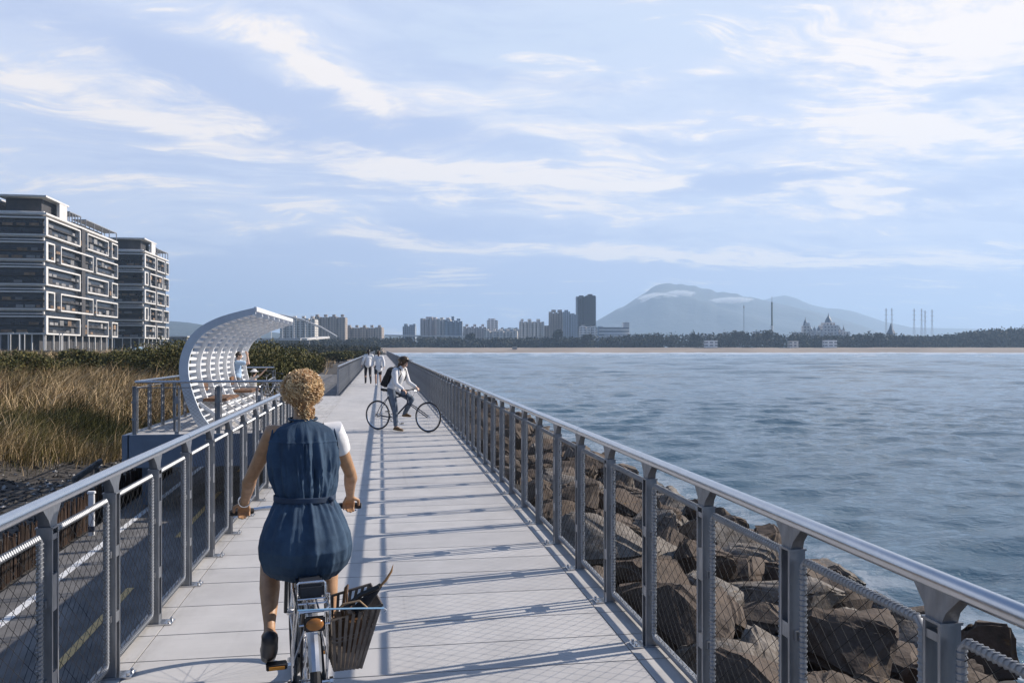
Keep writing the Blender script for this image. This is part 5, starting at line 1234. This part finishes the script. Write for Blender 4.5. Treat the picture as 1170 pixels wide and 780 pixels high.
mb = MB(); mb.tube([(0,0,.16*s),(0,0,.5*s),(0,0,.85*s),(0,0,1.0*s),(0,0,1.2*s),(0,0,1.34*s)], [.27*s,.23*s,.17*s,.135*s,.15*s,.10*s], 20); mb.cap(j['shl'], j['shl'].lerp(j['ell'],.5), .062*s, .06*s); mb.cap(j['shr'], j['shr'].lerp(j['elr'],.5), .062*s, .06*s); remesh(mb, 'dress', greyc, T_, .011, 3)
shoe(T_, j['anl'], j['tol'], whitec, s); shoe(T_, j['anr'], j['tor'], whitec, s)
mb = MB(); mb.ell(j['hea']+V3(0,-.02,.01)*s, (.09*s,.10*s,.11*s)); mb.cap(j['hea']+V3(0,-.08,-.05)*s, j['hea']+V3(0,-.09,-.2)*s, .05*s, .03*s, 10); remesh(mb, 'hair', hair_d, T_, .01, 2)
mb = MB(); h_ = j['hea']+V3(0,0,.065)*s; mb.tube([h_, h_+V3(0,0,.012), h_+V3(0,0,.07)*s, h_+V3(0,0,.10)*s], [.165*s,.115*s,.095*s,.04*s], 24); mb.tube([h_-V3(0,0,.012), h_], [.19*s,.15*s], 24); mb.build('sun_hat', whitec, T_)
x, y = gp(300, 461); bicycle('bicycle parked on the platform behind the child, half hidden by the railing', (x, y, 0), R(-22), r=.33, wb=1.02, sad=.92, bar_y=.82, bar_z=.98, bar_w=.28, fm=mat('grey_bike', (.35,.36,.38), .35, .4), steer=.2)

# ================================================================== the woman riding ahead
RX, RY = dp(354, 3.62); RZ = R(9.1); loc = (RX, RY, 0)
B_ = bicycle('city bicycle with chrome rear rack and wide black saddle ridden by the woman in denim', loc, RZ, r=.33, wb=1.04, city=True, sad=.835, bar_y=.95, bar_z=.93, bar_w=.345, crank=R(-12), steer=0., tw=.021, fm=mat('dark_green_frame', (.03,.035,.04), .3, .3))
silver = mat('silver_guard', (.55,.56,.58), .3, .8)
arc_guard(B_, 0, .352, 152, 60, silver)
g2 = arc_guard(B_, 1.04, .352, 150, 40, silver)
mb = MB()   # rear rack
zr = .715
for s_ in (-1, 1):
    mb.tube([(s_*.055,.30,zr),(s_*.062,.1,zr),(s_*.062,-.20,zr),(s_*.045,-.235,zr)], .006, 8); mb.tube([(s_*.062,-.02,zr),(s_*.075,-.0,.5),(s_*.072,.0,.335)], .0055, 8); mb.tube([(s_*.060,-.18,zr),(s_*.075,-.06,.5),(s_*.073,.0,.34)], .005, 8)
for y_ in (-.235,-.12,.0,.12,.25): mb.cyl((-.062,y_,zr), (.062,y_,zr), .005, 8)
for x_ in (-.02,.02): mb.cyl((x_,-.235,zr+.001), (x_,.28,zr+.001), .0045, 8)
mb.tube([(-.062,-.235,zr),(-.062,-.245,zr-.05),(.062,-.245,zr-.05),(.062,-.235,zr)], .005, 8); rk = mb.build('rear_rack', chrome, B_)
mb = MB(); mb.box((0,.02,zr+.038), (.115,.20,.062)); mb.build('rack_box', mat('box_dark', (.035,.04,.05), .35), rk, bevel=.012)
mb = MB(); mb.tube([(-.058,-.085,zr+.075),(-.05,-.085,zr+.082),(.05,-.085,zr+.082),(.058,-.085,zr+.075),(.058,-.085,zr+.01),(-.058,-.085,zr+.01)], .005, 8, closed=True); mb.build('spring_clip', chrome, rk)
mb = MB(); mb.ell((0,-.262,zr-.045), (.036,.012,.026)); mb.build('reflector', mat('tail_reflector', (.35,.14,.03), .2), rk)
mb = MB(); mb.box((0,-.252,zr-.045), (.085,.012,.064)); mb.build('reflector_plate', blackm, rk, bevel=.006)
for s_ in (-1, 1): mb = MB(); mb.tube([(s_*.028,-.16,.64),(s_*.07,-.04,.45),(s_*.074,0,.335)], .0035, 6); mb.build('mudguard_stay', chrome, B_)
mb = MB(); mb.cyl((-.095,0,.33), (.10,0,.33), .009, 8); mb.cyl((.085,0,.33),(.10,0,.33),.018,8); mb.cyl((-.095,0,.33),(-.08,0,.33),.018,8); mb.build('axle_nuts', chrome, B_)
mb = MB(); mb.box((-.055,.02,.31), (.05,.10,.07)); mb.box((.075,-.01,.25), (.02,.035,.12)); mb.build('gear_hub_box', blackm, B_, bevel=.008)
mb = MB(); mb.tube([(-.05,.22,.30),(-.058,.1,.42),(-.06,.02,.44),(-.062,-.05,.40)], .004, 5); mb.tube([(.03,.28,.68),(.05,.15,.52),(.058,.03,.38)], .004, 5); mb.build('brake_cable', blackm, B_)
mb = MB(); mb.bar((-.05,.06,.30), (-.085,-.12,.115), .014, .012); mb.build('kickstand', chrome, B_)

denim = mat('blue_denim', (.048,.085,.135), .85, 0, .2, 9, col2=(.030,.055,.092), bump=.0012, bscale=420, spec=.25)
mb = MB(); j = dict(shl=(-.138,.41,1.385), shr=(.142,.41,1.385), ell=(-.240,.56,1.165), elr=(.243,.56,1.165), wrl=(-.272,.785,1.0), wrr=(.272,.785,1.0)); j = {k: Vector(v) for k, v in j.items()}
T_ = thing('person', 'woman with curly blond hair in a sleeveless belted denim dress riding away from the camera', 'person', loc, RZ)
for s_, k in ((-1,'l'), (1,'r')):
    S_, E_, W_ = j['sh'+k], j['el'+k], j['wr'+k]
    mb.tube([S_-V3(s_*.05,0,0), S_+V3(s_*.010,.0,.008), S_.lerp(E_,.22)+V3(s_*.006,0,0), S_.lerp(E_,.55)+V3(s_*.003,-.004,0), E_+V3(0,-.008,0), E_.lerp(W_,.2)+V3(s_*.004,-.002,-.004), E_.lerp(W_,.45), W_.lerp(E_,.12), W_], [.045,.045,.041,.036,.031,.035,.031,.023,.022], 16)
    mb.ell(S_+V3(s_*.004,0,.005), (.044,.045,.044)); mb.ell(E_+V3(0,-.008,-.004), (.030,.030,.030))
    hand(mb, W_+V3(0,.005,-.004), (s_*.02,.80,-.42), (0,-.25,-1), 1 if s_ < 0 else -1, 1.35, .95)
mb.cap((-.05,.25,.90), (.05,.25,.90), .12, None, 16); mb.cap((0,.26,.95), (0,.38,1.28), .10, .11, 16); mb.cap((-.09,.40,1.37), (.09,.40,1.37), .06, None, 14); mb.cap((0,.40,1.38), (0,.425,1.47), .065, .046, 14); mb.cap((0,.425,1.45), (0,.455,1.55), .046, .043, 14)
M, P = head(mb, (0,.475,1.585), 0, -.12, .98)
def leg(h, kn, an, to):
    h, kn, an, to = map(Vector, (h, kn, an, to)); mb.tube([h, h.lerp(kn,.5), kn.lerp(h,.12), kn, kn.lerp(an,.14), kn.lerp(an,.34)+V3(0,-.014,-.004), kn.lerp(an,.55)+V3(0,-.010,0), kn.lerp(an,.85), an], [.088,.075,.052,.046,.047,.049,.041,.027,.026], 16)
    mb.ell(an, (.034,.036,.036)); mb.cap(an-V3(0,.005,.02), an.lerp(to,.85), .028, .022, 10)
    for s_ in (-1, 1): mb.ell(an+V3(s_*.028,.0,.0), (.011,.014,.014), None, 8, 6)
leg((-.09,.18,.90), (-.152,.56,.735), (-.163,.235,.475), (-.165,.315,.355)); leg((.09,.20,.90), (.135,.66,.775), (.150,.53,.40), (.15,.665,.345))
remesh(mb, 'body', skin_m, T_, .0055, 4)
for an, to, s_ in (((-.163,.235,.475), (-.165,.345,.345), -1), ((.150,.53,.40), (.15,.67,.345), 1)):
    an, to = Vector(an), Vector(to); mb = MB(); dn = (to-an).normalized(); up = V3(0,-dn.z,dn.y) if s_ < 0 else V3(0,0,1); heel = an-dn*.03-up*.03
    mb.cap(heel, an.lerp(to,.5)-up*.028, .038, .040, 14, flat=.95); mb.cap(an.lerp(to,.4)-up*.020, to-up*.004, .042, .036, 14, flat=.8); mb.cap(an-dn*.004-up*.018, heel, .038, .036, 12); mb.cap(an.lerp(to,.25)-up*.01, an.lerp(to,.75), .034, .030, 12)
    sh_ = remesh(mb, 'shoe', mat('black_flat_shoe', (.016,.018,.024), .38, 0, .1, 10), T_, .006, 4)
# hair: scalp volume + curls
mb = MB(); hc = V3(0,.462,1.600); mb.ell(hc, (.088,.098,.084)); mb.ell(hc+V3(0,-.045,-.045), (.066,.05,.055)); mb.cap(hc+V3(.006,-.062,-.085), hc+V3(.014,-.078,-.150), .030, .022, 12); mb.cap(hc+V3(.014,-.078,-.15), hc+V3(.006,-.075,-.205), .020, .010, 10)
hr = remesh(mb, 'hair', mat('blond_hair_deep', (.30,.17,.07), .6, 0, .5, 50, col2=(.16,.085,.035)), T_, .007, 2)
r2 = random.Random(5); mb = MB()
def curl(p, n, d, L, hr_, tr, turns):
    n, d = n.normalized(), (d-n*d.dot(n)).normalized(); b = n.cross(d); pts = []; K = int(turns*8)
    for i in range(K+1):
        t_ = i/K; a = 6.283*turns*t_; bend = math.sin(t_*3.14)*.004
        pts.append(p+d*L*t_+n*(hr_*math.cos(a)+bend-L*t_*t_*.25)+b*hr_*math.sin(a))
    mb.tube(pts, [tr*(1-.55*(i/K)**3) for i in range(K+1)], 5, cap=False)
for i in range(620):
    v = V3(r2.gauss(0,1), r2.gauss(0,1), r2.gauss(0,1)).normalized()
    if v.y > .55 and v.z < .5: continue
    if v.z < -.75: continue
    wid = (1 if v.z > -.2 else 1-.45*(-v.z-.2)/.55)
    p = hc+V3(v.x*.092*wid, v.y*.100, v.z*.088); d = V3(r2.uniform(-.8,.8), r2.uniform(-.5,.3), -1+r2.uniform(-.3,.5)) if r2.random() < .75 else V3(r2.uniform(-1,1), r2.uniform(-1,1), r2.uniform(-1,1))
    curl(p, v, d, r2.uniform(.025,.075), r2.uniform(.003,.011), r2.uniform(.0010,.0036), r2.uniform(.9,2.8))
for i in range(170):
    t_ = r2.random(); c_ = hc+V3(.004+.008*math.sin(t_*3),-.055-.022*t_,-.06-.185*t_); a = r2.uniform(2.2,7.2); rr_ = .036*(1-t_)+.012; n = V3(math.cos(a), math.sin(a), 0)
    curl(c_+n*rr_, n, V3(r2.uniform(-.5,.5), 0, -1), r2.uniform(.025,.045), .005, r2.uniform(.0016,.0028), 1.8)
for i in range(70):
    v = V3(r2.gauss(0,1), r2.gauss(0,.7), r2.gauss(0,1)).normalized()
    if v.y > .5: continue
    p = hc+V3(v.x*.104, v.y*.11, v.z*.098); curl(p, v, v+V3(r2.uniform(-.8,.8),0,r2.uniform(-.6,.2)), r2.uniform(.02,.035), .005, .0009, 1.6)
mb.build('curls', mat('blond_curls', (.82,.60,.32), .42, 0, .4, 25, col2=(.40,.23,.10), spec=.6), hr, smooth=60)
# dress
prof = [(.735,.135,.165,.30),(.75,.165,.19,.285),(.785,.196,.21,.27),(.83,.211,.218,.255),(.885,.216,.220,.245),(.94,.208,.205,.25),(.99,.190,.182,.262),(1.04,.165,.152,.28),(1.075,.146,.128,.295),(1.095,.139,.120,.302),(1.11,.141,.122,.308),(1.14,.158,.137,.322),(1.18,.170,.149,.340),(1.24,.178,.155,.362),(1.30,.175,.150,.382),(1.345,.166,.138,.395),(1.375,.160,.120,.402),(1.40,.158,.100,.407),(1.42,.146,.084,.410),(1.436,.122,.072,.414),(1.448,.092,.064,.418),(1.456,.068,.058,.421)]
zs = [p[0] for p in prof]; NA, NZ = 220, 190; vs = []; 
for i in range(NZ):
    f = i/(NZ-1); z_ = zs[0]+(zs[-1]-zs[0])*f; a, b, yc = (float(np.interp(z_, zs, [p[k] for p in prof])) for k in (1, 2, 3)); a *= .95
    for k_ in range(NA):
        A = 2*math.pi*k_/NA; ca, sa = math.cos(A), math.sin(A); e = 2.3; rr_ = (abs(ca)**e+abs(sa)**e)**(-1/e)
        d = 0.
        q = Vector((ca*1.6, sa*1.6, 0)); 
        below = max(0, min(1, (1.10-z_)/.04)) ; above = 1-below
        g = mnoise.noise(Vector((ca*7, sa*7, z_*2.5)))            # long vertical gathers
        dw = abs(z_-1.10)
        d += below*(g*.026*math.exp(-dw/.14)+mnoise.noise(Vector((ca*4+3, sa*4, z_*3)))*.016+mnoise.noise(Vector((ca*11, sa*11, z_*5)))*.006+math.sin(A*23+3*math.sin(A*5))*.0028*math.exp(-dw/.05))
        d += above*(mnoise.noise(Vector((ca*5+9, sa*5, z_*3+ca*3)))*.026*min(1, (1.44-z_)/.06 if z_ < 1.44 else 0)+math.sin(A*27+4*math.sin(A*3))*.0026*math.exp(-dw/.045)+abs(mnoise.noise(Vector((ca*9, sa*9, z_*9+ca*5))))*-.022*math.exp(-((z_-1.19)/.11)**2))
        d += .0035 if 1.352 < z_ < 1.358 else 0                      # yoke seam
        if z_ < 1.352 and z_ > 1.15 and sa < 0: d += math.exp(-((ca*a)/.03)**2)*.006*math.sin(ca*a*480)*math.exp(-(1.352-z_)/.09)   # centre back gathers under the yoke
        d += mnoise.noise(Vector((ca*20, sa*20, z_*30)))*.0018
        vs.append((ca*a*rr_*(1+d/a), yc+sa*b*rr_*(1+d/b), z_+(.006*math.sin(A*3+1) if i == 0 else 0)-.020*(ca*ca)*max(0, (z_-1.37)/.1)))
fs = [(i*NA+k_, i*NA+(k_+1)%NA, (i+1)*NA+(k_+1)%NA, (i+1)*NA+k_) for i in range(NZ-1) for k_ in range(NA)]
mb = MB(); mb.add(vs, fs); dr = mb.build('dress', denim, T_, smooth=80); so_ = dr.modifiers.new('s', 'SOLIDIFY'); so_.thickness = .003; so_.offset = -1
for s_ in (-1, 1):   # cap-less armhole edges
    q = MB(); pts = [];  
    for k_ in range(24): a = 6.283*k_/24; pts.append((s_*(.152-.010*math.sin(a)), .408+.052*math.cos(a), 1.372+.050*math.sin(a)))
    q.tube(pts, .0042, 6, closed=True); q.build('armhole_seam', denim, dr)
q = MB(); pts = [(.066*math.cos(6.283*k_/30), .423+.060*math.sin(6.283*k_/30), 1.457+.004*math.sin(6.283*k_/30*1)) for k_ in range(30)]; q.tube(pts, .006, 6, closed=True); q.build('collar', denim, dr)
q = MB(); pts = []
for k_ in range(60):
    A = 6.283*k_/60; ca, sa = math.cos(A), math.sin(A); rr_ = (abs(ca)**2.3+abs(sa)**2.3)**(-1/2.3); pts.append((ca*.140*rr_, .303+sa*.127*rr_, 1.098+.003*math.sin(A*2)))
q.tube(pts, .014, 8, closed=True, sq=.35, up=(0,0,1)) if False else None
vsb = []
for p in pts:
    r_ = Vector((p[0], p[1]-.303, 0)).normalized()
    for dz, dr_ in ((-.013,0),(-.011,.004),(.011,.004),(.013,0)): vsb.append((p[0]+r_.x*dr_, p[1]+r_.y*dr_, p[2]+dz))
q.add(vsb, [(i*4+j_, ((i+1)%60)*4+j_, ((i+1)%60)*4+j_+1, i*4+j_+1) for i in range(60) for j_ in range(3)]); 
q.tube([(.112,.215,1.09),(.118,.195,1.05),(.122,.190,1.0)], [.010,.008,.011], 8, sq=.4); q.tube([(.112,.215,1.09),(.105,.192,1.06),(.100,.185,1.02)], [.010,.008,.010], 8, sq=.4); q.ell((.112,.205,1.096), (.016,.012,.013)); q.build('belt', mat('denim_belt', (.03,.055,.10), .8, 0, .2, 12), dr)
q = MB(); S_, E_ = j['shr'], j['elr']; q.tube([S_-V3(.045,0,-.012), S_+V3(.006,0,.012), S_.lerp(E_,.2)+V3(.008,0,0), S_.lerp(E_,.42)+V3(.004,0,0)], [.040,.053,.051,.047], 20, cap=False); sl_ = q.build('sunlit_shell', whitec, T_)  # white shell added on the right arm only, imitating its sunlit glare
q = MB(); q.torus(j['wrl']-V3(0,.012,-.008), .029, .004, 'y', 24, 6); q.build('bracelet', chrome, T_)
# pannier basket on the right of the rack
T_ = thing('wire_basket', 'dark slatted pannier basket hanging on the right of the woman\'s bicycle', 'basket', loc, RZ); wick = mat('dark_wicker', (.17,.14,.115), .6, .1, .35, 12)
def bpt(f, g, h): # f: 0..1 across x, g: 0..1 along y, h: 0..1 height
    xl = .078+.012*(1-h); xr = .205+.085*h; x_ = xl+(xr-xl)*f; y0 = -.17+.02*(1-h); y1 = .16-.02*(1-h); z_ = .425+(.225+.045*f)*h; return V3(x_, y0+(y1-y0)*g, z_)
loop = lambda h, o=0: [bpt(0,0,h), bpt(1,0,h), bpt(1,1,h), bpt(0,1,h)]
mb = MB(); mb.tube(loop(1), .0065, 8, closed=True); mb.build('rim', wick, T_)
for h in (.02, .55, .62): mb = MB(); mb.tube(loop(h), .0045, 6, closed=True); mb.build('band', wick, T_)
n_ = 0
def slat(p, q_): mb = MB(); mb.bar(p, q_, .0135, .003, up=(0,1,0) if abs((p-q_).y) < .05 else (1,0,0)); mb.build('slat', wick, T_)
for f in np.linspace(.03,.97,8):
    for g in (0, 1): slat(bpt(f,g,0), bpt(f,g,1))
for g in np.linspace(.08,.92,9):
    for f in (0, 1):
        mb = MB(); a, b = bpt(f,g,0), bpt(f,g,1); mb.bar(a, b, .003, .0135) if False else mb.box((a+b)/2, (.003,.0135,(b-a).length), rot=(b-a).to_track_quat('Z','Y').to_matrix()); mb.build('slat', wick, T_)
mb = MB(); vs = [bpt(0,0,.01), bpt(1,0,.01), bpt(1,1,.01), bpt(0,1,.01)]; mb.box((vs[0]+vs[2])/2, (.115,.28,.006)); mb.build('bottom', wick, T_)
for y_ in (-.06,.08): mb = MB(); mb.tube([(.085,y_,.64),(.078,y_,.735),(.062,y_,.735)], .004, 6); mb.build('hook', chrome, T_)
T_ = thing('handbag', 'dark brown leather handbag lying in the basket', 'bag', loc, RZ); mb = MB(); mb.box((.165,.0,.555), (.105,.20,.17)); mb.build('body', mat('leather_brown', (.13,.065,.025), .5, 0, .3, 12), T_, bevel=.03)
mb = MB(); mb.tube([(.15,-.07,.63),(.155,-.05,.72),(.165,.0,.745),(.16,.05,.72),(.155,.07,.63)], .005, 8); mb.build('handle', MATS['leather_brown'], T_)
T_ = thing('umbrella', 'black folded umbrella with a curved wooden tip sticking out of the basket', 'umbrella', loc, RZ)
mb = MB(); mb.tube([(.13,.05,.50),(.20,-.02,.63),(.27,-.06,.72),(.30,-.075,.755)], [.018,.026,.020,.010], 12); mb.build('cloth', darkc, T_)
mb = MB(); mb.tube([(.285,-.07,.735),(.32,-.085,.775),(.345,-.09,.815),(.353,-.09,.845)], [.010,.013,.010,.002], 8, sq=.5); mb.build('handle', mat('umbrella_wood', (.30,.16,.06), .4), T_)
T_ = thing('bicycle_lock', 'black bicycle lock bar lying across the basket', 'lock', loc, RZ); mb = MB(); mb.tube([(.14,-.05,.655),(.21,-.08,.72),(.29,-.10,.755)], .011, 8); mb.build('bar', blackm, T_); mb = MB(); mb.tube([(.10,-.1,.66),(.13,-.12,.70),(.20,-.13,.71),(.24,-.10,.665)], .0045, 6); mb.build('cable', mat('tan_cable', (.35,.24,.14), .5), T_)
T_ = thing('elastic_cord', 'pale blue elastic cord stretched from the rack over the basket', 'cord', loc, RZ); mb = MB(); mb.tube([(-.066,-.24,.727),(.062,-.243,.722),(.18,-.20,.70),(.298,-.175,.682)], .0038, 6); mb.build('strap', mat('cord_blue', (.22,.42,.62), .5), T_); mb = MB(); mb.tube([(.298,-.175,.682),(.31,-.172,.672),(.30,-.172,.662)], .003, 6); mb.build('hook', chrome, T_)
